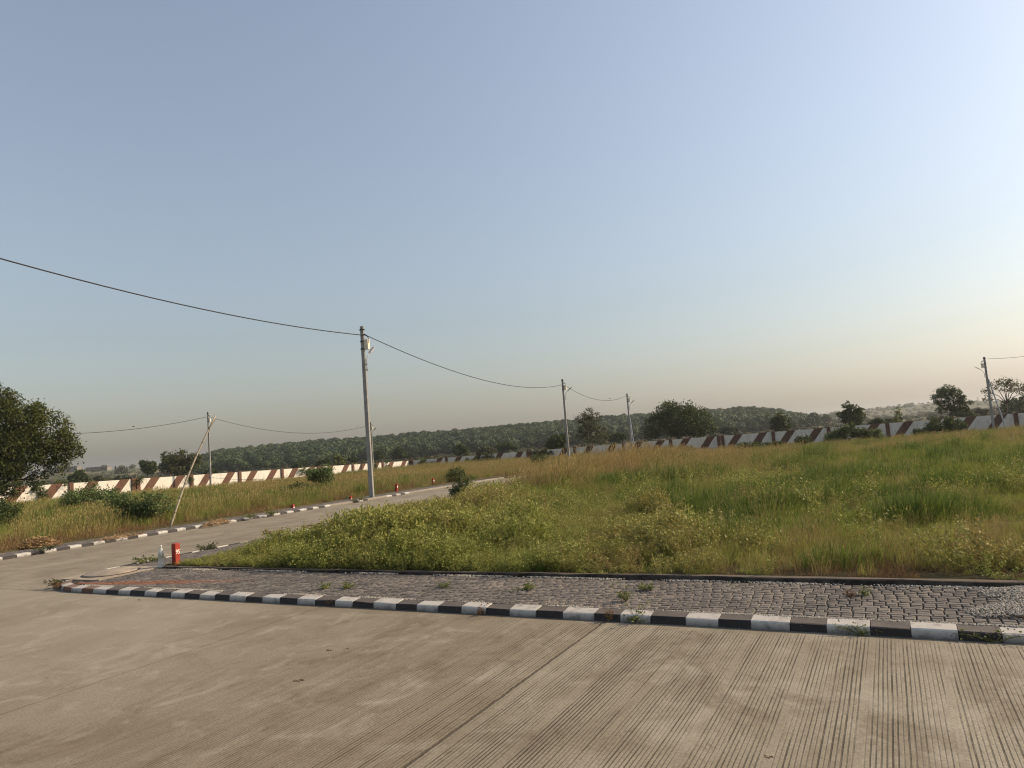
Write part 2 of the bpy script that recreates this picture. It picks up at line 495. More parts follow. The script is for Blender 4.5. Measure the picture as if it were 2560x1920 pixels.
def uv_sheet(name, u0, u1, v0, v1, z, mat, du=3.0, dv=3.0, follow=True):
    us = np.linspace(u0, u1, max(2, int((u1 - u0) / du) + 1)); vs = np.linspace(v0, v1, max(2, int((v1 - v0) / dv) + 1))
    A, B = np.meshgrid(us, vs, indexing='ij'); x, y = uv2xy(A, B)
    zz = np.full_like(x, z) + (drop(x, y) if follow else 0)
    n, k = A.shape; id_ = np.arange(n * k).reshape(n, k)
    f = np.stack([id_[:-1, :-1], id_[1:, :-1], id_[1:, 1:], id_[:-1, 1:]], -1).reshape(-1, 4)
    return link(bpy.data.objects.new(name, np_mesh(name, np.stack([x, y, zz], -1).reshape(-1, 3), f, mat)))

V_SIDE0, V_SIDE1, U_MAIN = 12.50, 17.80, 6.225
tag(uv_sheet('road', -40, U_MAIN, -60, V_SIDE1 + .02, 0, M['road']), 'grooved concrete main road in the foreground', kind='structure')
tag(uv_sheet('side_road', U_MAIN + .006, 34.5, 11.0, V_SIDE1 + .02, -.004, M['side']), 'brushed concrete side road leading off past the power pole', kind='structure')

# ------------------------------------------------------------------ pavements and pavers
def paver_unit(seed):
    r = random.Random(seed); j = lambda s: r.uniform(-s, s)
    b = .09
    lo = [(-.5, -.5), (.5, -.5), (.5, .5), (-.5, .5)]
    v = [(x, y, 0) for x, y in lo]
    mid = [(x * .995 + j(.02), y * .995 + j(.02)) for x, y in lo]
    v += [(x, y, .72) for x, y in mid]
    v += [(x * (1 - 1.7 * b) + j(.015), y * (1 - 1.7 * b) + j(.015), 1 + j(.05)) for x, y in mid]
    f = [(3, 2, 1, 0), (8, 9, 10, 11)]
    for a in (0, 4):
        for i in range(4):
            q = (i + 1) % 4; f.append((a + i, a + q, a + 4 + q, a + 4 + i))
    return np.array(v), f
UNITS = [paver_unit(i) for i in range(8)]

def paver_layout(a0, a1, b0, b1, seed):
    """blocks as (a centre, b centre, a size, b size): thin mixed courses between bands of columns"""
    r = random.Random(seed); out = []; b = b0
    while b < b1 - .03:
        d = r.uniform(.066, .078)
        a = a0 + r.uniform(-.05, 0)
        while a < a1:
            w = r.choice([.062, .095, .095, .16]) * r.uniform(.93, 1.07)
            out.append((a + w / 2, b + d / 2, w, d)); a += w
        b += d
        band = r.uniform(.138, .152)
        a = a0 + r.uniform(-.05, 0)
        while a < a1:
            w = r.uniform(.088, .104)
            sp = r.random()
            cuts = [1.0] if sp < .18 else ([.5, .5] if sp < .62 else ([.36, .64] if sp < .8 else [.64, .36]))
            bb = b
            for c in cuts:
                out.append((a + w / 2, bb + band * c / 2, w, band * c)); bb += band * c
            a += w
        b += band
    return [q for q in out if q[1] - q[3] / 2 > b0 - .001 and q[1] + q[3] / 2 < b1 + .001]

GAP = .0095
H_P = .018
PZ = .074          # top of the pavers
def gravel_edge(u):
    return -0.54 - .10 * math.sin(u * 9) - .22 * (u - 7.0) if u > 6.62 else -9

ARC_U, ARC_V, ARC_R = 7.74, 10.98, 1.52
def inside_corner(u, v, inset):
    if v < ARC_V or u > ARC_U: return v < V_SIDE0 - inset
    return math.hypot(u - ARC_U, v - ARC_V) < ARC_R - inset
def on_pad(u, v): return abs(u - 7.25) < .62 and abs(v - 11.74) < .56

pieces = []
for (vc, uc, w, d) in paver_layout(-4.2, 12.4, 6.395, 7.705, 3):
    if not inside_corner(uc, vc, .24) or on_pad(uc, vc): continue
    if vc < gravel_edge(uc) - .25: continue
    pieces.append((uc, vc, d, w))
def vis_size(p):
    x, y = uv2xy(p[0], p[1])
    if y < 1 or abs(x / y) > .745: return -1
    return p[2] * p[3] / (x * x + y * y) ** 1.5
pieces.sort(key=vis_size, reverse=True)

pav = uv_sheet('pavement', 6.355, U_EDGE, -6, ARC_V, PZ - H_P * .72, M['bed'], 1, 3, False)
tag(pav, 'cobbled pavement strip between the striped kerb and the field', kind='structure')
# corner of the pavement bed
mb = MB(); pts = [(ARC_U, ARC_V), (6.355, ARC_V)]
for k in range(0, 13):
    t = math.pi / 2 * k / 12; pts.append((ARC_U - (ARC_R - .135) * math.cos(t), ARC_V + (ARC_R - .135) * math.sin(t)))
pts.append((ARC_U, V_EDGE - .1))
mb.add([(*uv2xy(a, b), PZ - H_P * .74) for a, b in pts], [tuple(range(len(pts) - 1, -1, -1))])
mb.build('corner_bed', M['bed'], pav)

pm = []
for i, (v, f) in enumerate(UNITS):
    me = bpy.data.meshes.new('paver'); me.from_pydata([tuple(q) for q in v], [], f); me.materials.append(M['paver'])
    pm.append(me)
RZ0 = math.pi / 2 - AZ                    # object X along u, Y along v
for i, (u, v, du, dv) in enumerate(pieces[:300]):
    o = bpy.data.objects.new('paver', pm[i % 8]); x, y = uv2xy(u, v)
    o.location = (x, y, PZ - H_P * random.uniform(.95, 1.12)); o.scale = (du - GAP, dv - GAP, H_P)
    o.rotation_euler = (random.uniform(-.012, .012), random.uniform(-.012, .012), RZ0 + random.uniform(-.012, .012))
    link(o, pav)

def paver_mass(name, plist, parent, zfun, axis_swap=False):
    V, Fq, var = [], [], []
    f0 = np.array([f for f in UNITS[0][1]])
    for i, (u, v, du, dv) in enumerate(plist):
        w = UNITS[i % 8][0] * np.array([du - GAP, dv - GAP, H_P])
        uu, vv = u + w[:, 0], v + w[:, 1]
        x, y = uv2xy(uu, vv)
        z = w[:, 2] + zfun(*uv2xy(u, v)) - H_P * random.uniform(.95, 1.12)
        V.append(np.stack([x, y, z], -1)); Fq.append(f0 + 12 * i); var += [random.random()] * 12
    o = bpy.data.objects.new(name, np_mesh(name, np.concatenate(V), np.concatenate(Fq), M['paver'], var))
    tag(o, kind='stuff'); return link(o, parent)
paver_mass('pavers', pieces[300:], pav, lambda x, y: PZ)

# pavement along the near side of the side road
pv2 = uv_sheet('pavement', ARC_U - .02, 33.4, V_EDGE, V_SIDE0 - .14, PZ - H_P * .72 - .002, M['bed'], 1, 1)
tag(pv2, 'cobbled pavement strip along the near side of the side road', kind='structure')
pl = []
for (a, b, w, d) in paver_layout(7.72, 32, V_EDGE + .10, V_SIDE0 - .17, 5):
    if on_pad(a, b) or not inside_corner(a, b, .22): continue
    pl.append((a, b, w, d))
paver_mass('pavers', pl, pv2, lambda x, y: PZ + float(drop(x, y)))
# pavement beyond the far kerb of the side road
pv3 = uv_sheet('pavement', -20, 33.4, V_SIDE1 + .15, V_FAR, PZ - H_P * .72, M['bed'], 1, 1)
tag(pv3, 'dusty cobbled pavement strip beyond the far kerb of the side road', kind='structure')
pl = [(a, b, w, d) for (a, b, w, d) in paver_layout(3, 30, V_SIDE1 + .18, V_FAR - .02, 6)]
paver_mass('pavers', pl, pv3, lambda x, y: PZ + float(drop(x, y)))

# ------------------------------------------------------------------ kerbs
PROF = [(0.0, 0.0), (.012, .058), (.022, .066), (.150, .079), (.155, 0.0)]
def kerb_block(path, s0, s1, nseg):
    """sweep the profile along path(s) -> (u, v, inward normal u, inward normal v)"""
    mb = MB(); k = len(PROF); vs = []
    for i in range(nseg + 1):
        u, v, nu_, nv_ = path(s0 + (s1 - s0) * i / nseg)
        for d, z in PROF:
            d_ = d + (random.uniform(-.004, .004) if z else 0)
            x, y = uv2xy(u + nu_ * d_, v + nv_ * d_); vs.append((x, y, z - .01 if z == 0 else z + random.uniform(-.003, .002)))
    fs = []
    for i in range(nseg):
        for j in range(k):
            q = (j + 1) % k; fs.append((i * k + j, i * k + q, (i + 1) * k + q, (i + 1) * k + j))
    fs.append(tuple(range(k))); e = nseg * k; fs.append(tuple(e + j for j in range(k - 1, -1, -1)))
    return mb.add(vs, fs)

L0 = ARC_V + 4.64
LARC = ARC_R * math.pi / 2
def path_main(s):
    if s < L0: return (6.22, -4.64 + s, 1, 0)
    s2 = s - L0
    if s2 < LARC:
        t = s2 / ARC_R
        return (ARC_U - ARC_R * math.cos(t), ARC_V + ARC_R * math.sin(t), math.cos(t), -math.sin(t))
    return (ARC_U + s2 - LARC, V_SIDE0, 0, -1)
def path_far(s):
    return (-4.0 + s, V_SIDE1, 0, 1)

def make_kerb(label, path, total, phase, brown=None, dirty=None):
    root = empty('kerb'); tag(root, label, kind='structure')
    B = .2915; n = int(total / B); r_ = random.Random(len(label)); cut = [i * B + (r_.uniform(-.018, .018) if i else 0) for i in range(n + 1)]
    for i in range(n):
        s0 = cut[i] + .002; s1 = cut[i + 1] - .0025
        u, v, a, b = path((s0 + s1) / 2)
        x, y = uv2xy(u, v)
        white = (i + phase) % 2 == 0
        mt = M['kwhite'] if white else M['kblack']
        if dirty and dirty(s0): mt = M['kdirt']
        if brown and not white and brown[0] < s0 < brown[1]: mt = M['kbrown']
        pa, pb = path(s0), path(s1)
        curved = abs(pa[2] - pb[2]) > 1e-6
        me = kerb_block(path, s0, s1, 4 if curved else 1)
        o = me.build('kerb_stone', mt, root)
        o.location = (random.uniform(-.003, .003), random.uniform(-.003, .003), float(drop(x, y)) + random.uniform(-.004, .003))
    return root
make_kerb('black and white striped kerb curving from the main road into the side road', path_main, L0 + LARC + 20, 1, (L0 - 1.0, L0 + 1.9), lambda q: q > L0 + LARC + 1.0 and int(q * 3.43) % 2 == 0 or q > L0 + LARC + 7)
make_kerb('worn black and white striped kerb on the far side of the side road', path_far, 36, 0, None, lambda q: q > 27.5 or (q > 19 and vnoise(q * .9, 2.0, 8) > .55))

# low edging that holds the field
def edging(label, pts, w, z0, z1_, z1b=None):
    mb = MB(); n = len(pts)
    for i in range(n - 1):
        (u0, v0), (u1, v1) = pts[i], pts[i + 1]
        L = math.hypot(u1 - u0, v1 - v0); k = max(1, int(L / .35)); du, dv = (u1 - u0) / L, (v1 - v0) / L
        nu_, nv_ = (dv, -du)
        rows = []
        for j in range(k + 1):
            a, b = u0 + (u1 - u0) * j / k, v0 + (v1 - v0) * j / k
            e = random.uniform(-.008, .008); z1 = z1_ if z1b is None else z1_ + (z1b - z1_) * float(sstep(0, 9, b))
            ring = []
            for d, z in ((0, z0), (.004 + e, z1 - .012), (.014 + e, z1 + random.uniform(-.006, .004)), (w - .012, z1 + random.uniform(-.006, .004)), (w, z0)):
                x, y = uv2xy(a + nu_ * d, b + nv_ * d); ring.append((x, y, z + float(drop(x, y))))
            rows.append(ring)
        vs = [p for r_ in rows for p in r_]; fs = []
        for j in range(k):
            for q in range(5):
                t = (q + 1) % 5; fs.append((j * 5 + q, j * 5 + t, (j + 1) * 5 + t, (j + 1) * 5 + q))
        fs.append((0, 1, 2, 3, 4)); e = k * 5; fs.append((e + 4, e + 3, e + 2, e + 1, e))
        mb.add(vs, fs)
    o = mb.build('edging_kerb', M['edging']); tag(o, label, kind='structure'); return o
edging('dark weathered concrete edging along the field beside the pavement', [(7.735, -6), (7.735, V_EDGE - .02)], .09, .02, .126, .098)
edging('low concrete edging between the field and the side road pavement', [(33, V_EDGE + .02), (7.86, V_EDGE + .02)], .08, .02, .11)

# ------------------------------------------------------------------ manhole
M['steel'] = plain('rusty_rim', (.05, .035, .028), .7, .5, 12, .4)
x, y = uv2xy(7.25, 11.74)
mh = empty('manhole', (x, y, PZ - .005), RZ0)
tag(mh, 'round cement manhole cover with dark rim at the pavement corner', 'manhole')
mb = MB(); n = 40; ro = .44
outer = []
for k in range(n):
    t = 2 * math.pi * k / n; c_, s_ = math.cos(t), math.sin(t)
    q = max(abs(c_) / .57, abs(s_) / .51); outer.append((c_ / q, s_ / q))
vs = [(ro * math.cos(2 * math.pi * k / n), ro * math.sin(2 * math.pi * k / n), .012) for k in range(n)] + [(a, b, .012) for a, b in outer] + [(a, b, -.03) for a, b in outer]
vs += [(ro * math.cos(2 * math.pi * k / n), ro * math.sin(2 * math.pi * k / n), -.03) for k in range(n)]
fs = []
for k in range(n):
    q = (k + 1) % n
    fs += [(k, n + k, n + q, q), (n + k, 2 * n + k, 2 * n + q, n + q), (3 * n + k, k, q, 3 * n + q)]
mb.add(vs, fs).build('surround', M['slab'], mh)
MB().lathe([(.405, -.02), (.41, .026), (.395, .034), (.02, .040)], 40).build('cover', M['slab'], mh, True)
mb = MB(); vs = []; fs = []
for k in range(n):
    t = 2 * math.pi * k / n
    for r_, z_ in ((.412, -.02), (.412, .018), (.434, .018), (.434, -.02)):
        vs.append((r_ * math.cos(t), r_ * math.sin(t), z_))
for k in range(n):
    q = (k + 1) % n
    for j in range(4):
        e = (j + 1) % 4; fs.append((k * 4 + j, q * 4 + j, q * 4 + e, k * 4 + e))
mb.add(vs, fs).build('rim', M['steel'], mh)

# ------------------------------------------------------------------ foliage materials
def mat_leaf(name, dark, light, third=None, inst=False, trans=.30, rough=.65):
    m, nt = new_mat(name)
    va = N(nt, 'ShaderNodeAttribute', attribute_name='var').outputs['Fac']
    c = ramp(nt, va, [(0., dark), (1., light)])
    if third is not None:
        ti = N(nt, 'ShaderNodeAttribute', attribute_name='tint', attribute_type='INSTANCER').outputs['Fac']
        c = mixc(nt, ti, c, third)
    b = nt.nodes.new('ShaderNodeBsdfPrincipled')
    nt.links.new(c, b.inputs['Base Color']); b.inputs['Roughness'].default_value = rough
    b.inputs['Specular IOR Level'].default_value = .25
    t = nt.nodes.new('ShaderNodeBsdfTranslucent'); nt.links.new(c, t.inputs['Color'])
    mx = nt.nodes.new('ShaderNodeMixShader'); mx.inputs[0].default_value = trans
    nt.links.new(b.outputs[0], mx.inputs[1]); nt.links.new(t.outputs[0], mx.inputs[2])
    o = nt.nodes.new('ShaderNodeOutputMaterial'); nt.links.new(mx.outputs[0], o.inputs['Surface'])
    return m
M['grass_green'] = mat_leaf('green_grass', (.065, .105, .016), (.275, .320, .058), (.42, .375, .110))
M['grass_lush'] = mat_leaf('lush_grass', (.036, .070, .011), (.150, .205, .036), (.26, .28, .06))
M['grass_dry'] = mat_leaf('dry_grass', (.25, .180, .070), (.46, .335, .145), (.24, .225, .065))
M['grass_red'] = mat_leaf('red_brown_grass', (.15, .07, .035), (.28, .155, .075), (.26, .19, .08))
M['weed'] = mat_leaf('weed_leaves', (.120, .150, .026), (.39, .385, .095), (.29, .205, .08))
M['forest'] = mat_leaf('wood_leaves', (.014, .034, .011), (.030, .056, .016), (.062, .088, .026), trans=.12)
M['scrub'] = mat_leaf('scrub_leaves', (.030, .042, .018), (.062, .070, .028), (.11, .09, .045), trans=.15)
M['leaf_dark'] = mat_leaf('dark_leaves', (.026, .044, .011), (.078, .100, .022))
M['leaf_warm'] = mat_leaf('warm_dark_leaves', (.030, .045, .010), (.105, .115, .024))
M['leaf_mid'] = mat_leaf('mid_leaves', (.035, .055, .016), (.085, .11, .03))
M['leaf_olive'] = mat_leaf('olive_leaves', (.055, .062, .026), (.125, .125, .05))
M['leaf_fresh'] = mat_leaf('fresh_leaves', (.075, .10, .025), (.20, .215, .06))
M['leaf_bluegreen'] = mat_leaf('bluish_leaves', (.058, .092, .030), (.165, .20, .068))
M['leaf_rust'] = mat_leaf('rusty_weed_leaves', (.10, .05, .028), (.21, .12, .06))
M['bark'] = plain('bark', (.11, .085, .062), .95, .5, 14, .1, bump_s=.6)
M['bark_pale'] = plain('pale_bark', (.23, .20, .155), .95, .4, 14, .1, bump_s=.5)
M['stem'] = plain('weed_stem', (.16, .15, .06), .8, .3, 20, .2)
M['straw'] = mat_leaf('straw', (.21, .125, .058), (.40, .27, .13), trans=.15)

# ------------------------------------------------------------------ scatter: points with attributes, instanced by geometry nodes
def hidden_collection(name, meshes):
    c = bpy.data.collections.new(name)
    for i, me in enumerate(meshes):
        o = bpy.data.objects.new('%s_%02d' % (name, i), me); c.objects.link(o)
    return c

def scatter(name, coll, pos, rot, scl, idx, tint, label=None, parent=None):
    n = len(pos)
    me = bpy.data.meshes.new(name)
    me.vertices.add(n); me.vertices.foreach_set('co', np.asarray(pos, np.float32).ravel())
    for nm, ty, fld, d in (('rot', 'FLOAT_VECTOR', 'vector', np.asarray(rot, np.float32).ravel()), ('scl', 'FLOAT_VECTOR', 'vector', np.asarray(scl, np.float32).ravel()),
                           ('pick', 'INT', 'value', np.asarray(idx, np.int32)), ('tint', 'FLOAT', 'value', np.asarray(tint, np.float32))):
        me.attributes.new(nm, ty, 'POINT').data.foreach_set(fld, d)
    o = link(bpy.data.objects.new(name, me), parent)
    ng = bpy.data.node_groups.new(name, 'GeometryNodeTree')
    ng.interface.new_socket('Geometry', in_out='INPUT', socket_type='NodeSocketGeometry')
    ng.interface.new_socket('Geometry', in_out='OUTPUT', socket_type='NodeSocketGeometry')
    gi = ng.nodes.new('NodeGroupInput'); gq = ng.nodes.new('NodeGroupOutput')
    ci = ng.nodes.new('GeometryNodeCollectionInfo'); ci.inputs['Collection'].default_value = coll
    ci.inputs['Separate Children'].default_value = True; ci.inputs['Reset Children'].default_value = True
    def att(nm, ty):
        a = ng.nodes.new('GeometryNodeInputNamedAttribute'); a.data_type = ty; a.inputs['Name'].default_value = nm; return a.outputs[0]
    ip = ng.nodes.new('GeometryNodeInstanceOnPoints')
    ip.inputs['Pick Instance'].default_value = True
    L = ng.links.new
    L(gi.outputs[0], ip.inputs['Points']); L(ci.outputs[0], ip.inputs['Instance'])
    L(att('pick', 'INT'), ip.inputs['Instance Index'])
    er = ng.nodes.new('FunctionNodeEulerToRotation'); L(att('rot', 'FLOAT_VECTOR'), er.inputs[0]); L(er.outputs[0], ip.inputs['Rotation'])
    L(att('scl', 'FLOAT_VECTOR'), ip.inputs['Scale'])
    L(ip.outputs[0], gq.inputs[0])
    md = o.modifiers.new('scatter', 'NODES'); md.node_group = ng
    tag(o, label, kind='stuff')
    return o

# ------------------------------------------------------------------ grass tufts
def tuft(seed, nb, rad, h0, h1, w, lean, mat, seed_heads=0., bend=.5, wind=.12):
    r = np.random.default_rng(seed); V, Q, var = [], [], []
    for i in range(nb):
        a = r.uniform(0, 2 * math.pi); rr = rad * math.sqrt(r.random())
        bx, by = rr * math.cos(a), rr * math.sin(a)
        h = r.uniform(h0, h1); ld = a + r.normal(0, .9); ln = abs(r.normal(lean, lean * .6)) * h
        dx, dy = math.cos(ld) * ln + wind * h, math.sin(ld) * ln
        fa = r.uniform(0, math.pi); wx, wy = math.cos(fa) * w / 2, math.sin(fa) * w / 2
        k = len(V); vv = r.random()
        for t, ws in ((0, .8), (.45, 1.), (.8, .6), (1., .08)):
            cx, cy = bx + dx * (t ** (1 + bend)), by + dy * (t ** (1 + bend)); cz = h * (t - .12 * t * t * min(1, ln / h * 2))
            V += [(cx - wx * ws, cy - wy * ws, cz), (cx + wx * ws, cy + wy * ws, cz)]; var += [vv, vv]
        for j in range(3): Q.append((k + 2 * j, k + 2 * j + 1, k + 2 * j + 3, k + 2 * j + 2))
        if r.random() < seed_heads:      # drooping seed head
            tx, ty, tz = bx + dx, by + dy, h * (1 - .12 * min(1, ln / h * 2))
            hl = r.uniform(.05, .09)
            for q in range(2):
                k = len(V); fa = r.uniform(0, math.pi); wx, wy = math.cos(fa) * w * 1.1, math.sin(fa) * w * 1.1
                ex, ey, ez = tx + dx * .12, ty + dy * .12, tz + hl * .75
                V += [(tx, ty, tz - .01), ((tx + ex) / 2 + wx, (ty + ey) / 2 + wy, (tz + ez) / 2), (ex, ey, ez), ((tx + ex) / 2 - wx, (ty + ey) / 2 - wy, (tz + ez) / 2)]
                var += [1., 1., 1., 1.]; Q.append((k, k + 1, k + 2, k + 3))
    return np_mesh('tuft', V, Q, mat, var)

G = []
for s in range(4): G.append(tuft(10 + s, 60, .15, .10, .27, .0065, .30, M['grass_green'], .04))            # 0-3 green
for s in range(3): G.append(tuft(20 + s, 90, .20, .18, .42, .0075, .34, M['grass_lush'], .0))              # 4-6 lush
for s in range(4): G.append(tuft(30 + s, 44, .16, .14, .42, .0055, .28, M['grass_dry'], .45))               # 7-10 dry, seeding
for s in range(3): G.append(tuft(40 + s, 46, .17, .06, .22, .0065, .45, M['grass_red'], .12))               # 11-13 red brown
for s in range(2): G.append(tuft(50 + s, 9, .22, .38, .72, .0055, .30, M['grass_dry'], .8))               # 14-15 single dead stalks
GRASS = hidden_collection('grass_tufts', G)

def weed(seed, h, spread, nst, nlf, ls, mat, flowers=.25):
    r = np.random.default_rng(seed); V, Q, var = [], [], []
    def leaf(p, d, up, l, w, val):
        k = len(V); sd = np.cross(d, up); sd = sd / (np.linalg.norm(sd) + 1e-6)
        V.extend([p, p + d * l * .5 + sd * w, p + d * l, p + d * l * .5 - sd * w]); var.extend([val] * 4); Q.append((k, k + 1, k + 2, k + 3))
    for i in range(nst):
        a = r.uniform(0, 2 * math.pi); s0 = r.random() ** .5 * spread * .35
        b = np.array([math.cos(a) * s0, math.sin(a) * s0, 0]); hh = h * r.uniform(.55, 1.05)
        tip = b + np.array([math.cos(a) * spread * r.uniform(.2, .9), math.sin(a) * spread * r.uniform(.2, .9), hh])
        k = len(V); w = np.array([.0035, .002, 0])
        V.extend([b - w, b + w, tip + w * .4, tip - w * .4]); var.extend([.2] * 4); Q.append((k, k + 1, k + 2, k + 3))
        for j in range(nlf):
            t = r.random() ** .7; p = b + (tip - b) * t
            br = r.normal(0, 1, 3); br[2] = abs(br[2]) * .6; br /= np.linalg.norm(br)
            p = p + br * spread * .34 * r.random() * (1.15 - t * .5)
            d = r.normal(0, 1, 3); d[2] += .3; d /= np.linalg.norm(d)
            fl = r.random() < flowers and t > .45
            if fl: leaf(p + np.array([0, 0, .01]), d, r.normal(0, 1, 3), ls * .5, ls * .22, 1.0)
            else: leaf(p, d, r.normal(0, 1, 3), ls * r.uniform(.7, 1.3), ls * r.uniform(.16, .30), r.random() * .8)
    return np_mesh('weed', V, Q, mat, var)

Wd = [weed(60 + s, .42, .26, 12, 26, .040, M['weed']) for s in range(5)]
Wd += [weed(70 + s, .30, .30, 10, 20, .045, M['weed'], .05) for s in range(2)]
WEED = hidden_collection('leafy_weeds', Wd)

def cell_points(u0, u1, v0, v1, step):
    a, b = np.meshgrid(np.arange(u0, u1, step), np.arange(v0, v1, step), indexing='ij')
    a = a + rng.uniform(-.5, .5, a.shape) * step; b = b + rng.uniform(-.5, .5, b.shape) * step
    return a.ravel(), b.ravel()

def in_view(x, y, m=.80):
    return (y > 1) & (np.abs(x) < m * y + 1.0)

gp, gr, gs, gi_, gt = [], [], [], [], []
def put(x, y, scale, pick, tint, zoff=0., wide=1.0):
    n = len(x)
    gp.append(np.stack([x, y, ground(x, y) + zoff], -1))
    gr.append(np.stack([rng.normal(0, .07, n), rng.normal(0, .07, n), rng.uniform(-.5, .5, n)], -1))
    gs.append(np.stack([scale * wide, scale * wide, scale * rng.uniform(.85, 1.15, n)], -1)); gi_.append(pick); gt.append(tint)

def blob(x, y, cx, cy, rx, ry=None):
    return np.exp(-(((x - cx) / rx) ** 2 + ((y - cy) / (ry or rx)) ** 2))

def weed_prob(u, v):
    d = u - U_EDGE
    lim = .9 + 3.0 * sstep(.5, 6, v)
    return (1 - sstep(lim, lim + 1.2 + 2.0 * sstep(1, 6, v), d)) * sstep(.8, 4.6, v) + 1.0 * blob(u, v, 14.4, 9.6, 2.4, 1.8)

def field_right(u0, u1, v0, v1, step, sc):
    u, v = cell_points(u0, u1, v0, v1, step); x, y = uv2xy(u, v)
    k = in_view(x, y) & (u > U_EDGE + .12) & (v < V_EDGE - .08); u, v, x, y = u[k], v[k], x[k], y[k]
    n = len(x); n1 = fbm(x / 5.5, y / 5.5, 11); n2 = fbm(x / 1.5, y / 1.5, 12); n3 = fbm(x / 2.6, y / 3.4, 13)
    wp = weed_prob(u, v)
    dry = 1.1 * (n1 - .50) + 1.1 * blob(x, y, 0, 46, 10, 20) + .5 * blob(x, y, -1.5, 27, 3, 5) + .55 * sstep(50, 60, y) + .35 * blob(x, y, 24, 36, 14, 6)
    red = 1.2 * blob(x, y, 3.6, 25.5, 2.2, 2.0) + .9 * blob(u, v, 8.1, .3, .5, 1.3) + .8 * blob(x, y, 1.0, 55, 3.0, 5) + .55 * blob(x, y, 2.2, 12.5, 1.6, 1.2) + .45 * blob(x, y, 12, 30, 2, 1.5) + .5 * (n3 - .62)
    lush = (n2 - .50) * 2.2 + .9 * blob(x, y, 7.2, 13.6, 2.6, .9) + .8 * blob(x, y, 10.3, 21.0, 2.0, 1.0) + .6 * blob(x, y, 5.2, 14.8, 1.0, .8) + .7 * blob(x, y, 1.6, 14.6, 1.2, .5)
    rr = rng.random(n)
    pick = rng.integers(0, 4, n)
    pick = np.where(lush + rng.normal(0, .18, n) > .42, 4 + rng.integers(0, 3, n), pick)
    isdry = rr < np.clip(.10 + dry * 1.25, .04, .93); pick = np.where(isdry, 7 + rng.integers(0, 4, n), pick)
    isred = rng.random(n) < np.clip(red * 1.15, .015, .92); pick = np.where(isred, 11 + rng.integers(0, 3, n), pick)
    pick = np.where(rng.random(n) < .035, 14 + rng.integers(0, 2, n), pick)
    tint = np.clip(.36 + (n1 - .5) * 1.6 + dry * .35 + rng.normal(0, .16, n), 0, 1)
    tint = np.where((pick >= 4) & (pick < 7), tint * .35, tint)
    tint = np.where(pick >= 7, np.clip(.45 - dry * .5 + rng.normal(0, .2, n), 0, 1), tint)
    near_edge = (1 - .60 * (1 - sstep(.1, 1.0, u - U_EDGE))) * (.35 + .65 * sstep(.2, 3.0, V_EDGE - v + .5 * np.maximum(0, u - 15.5))) * (1 + .45 * blob(x, y, 0, 27, 5, 7))
    n4 = fbm(x / 1.1, y / .8, 14)
    hv = sstep(.34, .68, .5 * n2 + .5 * n4)
    tall = .7 * sstep(8.0, 9.6, v) * sstep(17.5, 20, u) * (u < 36) + .45 * blob(x, y, -1, 58, 9, 14) * sstep(.38, .62, fbm(x / 2.5, y / 4, 17))
    pick = np.where((tall > .5) & (rng.random(n) < .6), 7 + rng.integers(0, 4, n), pick)
    scale = sc * (.40 + .88 * hv + .12 * n1 + tall * .75) * near_edge * (1 - .22 * sstep(46, 58, y)) * np.where(pick >= 11, .9, 1) * (1 - .35 * np.clip(wp, 0, 1))
    keep = rng.random(n) > .72 * np.clip(wp, 0, 1)
    x, y, scale, pick, tint = x[keep], y[keep], scale[keep], pick[keep], tint[keep]
    put(x, y, scale, pick, tint, -.01)
field_right(7.8, 13, -10, 12, .155, 1.0)
field_right(13, 22, -22, 12, .22, 1.1)
field_right(22, 38, -40, 12, .31, 1.25)
field_right(38, 76, -60, 12, .44, 1.12)

def field_left(u0, u1, v0, v1, step, sc):
    u, v = cell_points(u0, u1, v0, v1, step); x, y = uv2xy(u, v)
    k = in_view(x, y) & ((v > V_FAR + .05) | (u > 33)); u, v, x, y = u[k], v[k], x[k], y[k]
    n = len(x); n1 = fbm(x / 6, y / 6, 21); n2 = fbm(x / 2, y / 2, 22)
    edge = 1 - sstep(.2, 1.6, v - V_FAR)
    dry = .42 + 1.8 * (n1 - .50) + .60 * sstep(26, 42, y) * sstep(-22, -8, x)
    red = .75 * edge * (n2 > .40) + .9 * (n2 - .58) + .5 * blob(x, y, -7, 33, 3, 4) + 1.1 * blob(x, y, -14.2, 18.6, 1.6, 2.0)
    rr = rng.random(n); pick = rng.integers(0, 7, n)
    pick = np.where(rr < np.clip(dry, .1, .93), 7 + rng.integers(0, 4, n), pick)
    pick = np.where(rng.random(n) < np.clip(red, .02, .85), 11 + rng.integers(0, 3, n), pick)
    tint = np.clip(.4 + (n1 - .5) * 1.2 + rng.normal(0, .2, n), 0, 1)
    scale = sc * (.70 + .75 * n2) * (1 - .45 * edge)
    put(x, y, scale, pick, tint, -.01)
field_left(6, 22, V_FAR, 32, .24, 1.25)
field_left(22, 40, V_FAR, 36, .30, 1.35)
field_left(4, 40, 32, 60, .42, 1.45)
field_left(32.5, 40, 11, 19.6, .30, 1.5)
field_left(40, 92, 11, 58, .52, 1.5)
scatter('grass', GRASS, np.concatenate(gp), np.concatenate(gr), np.concatenate(gs), np.concatenate(gi_), np.concatenate(gt),
        'green and dry wild grass covering the fields')

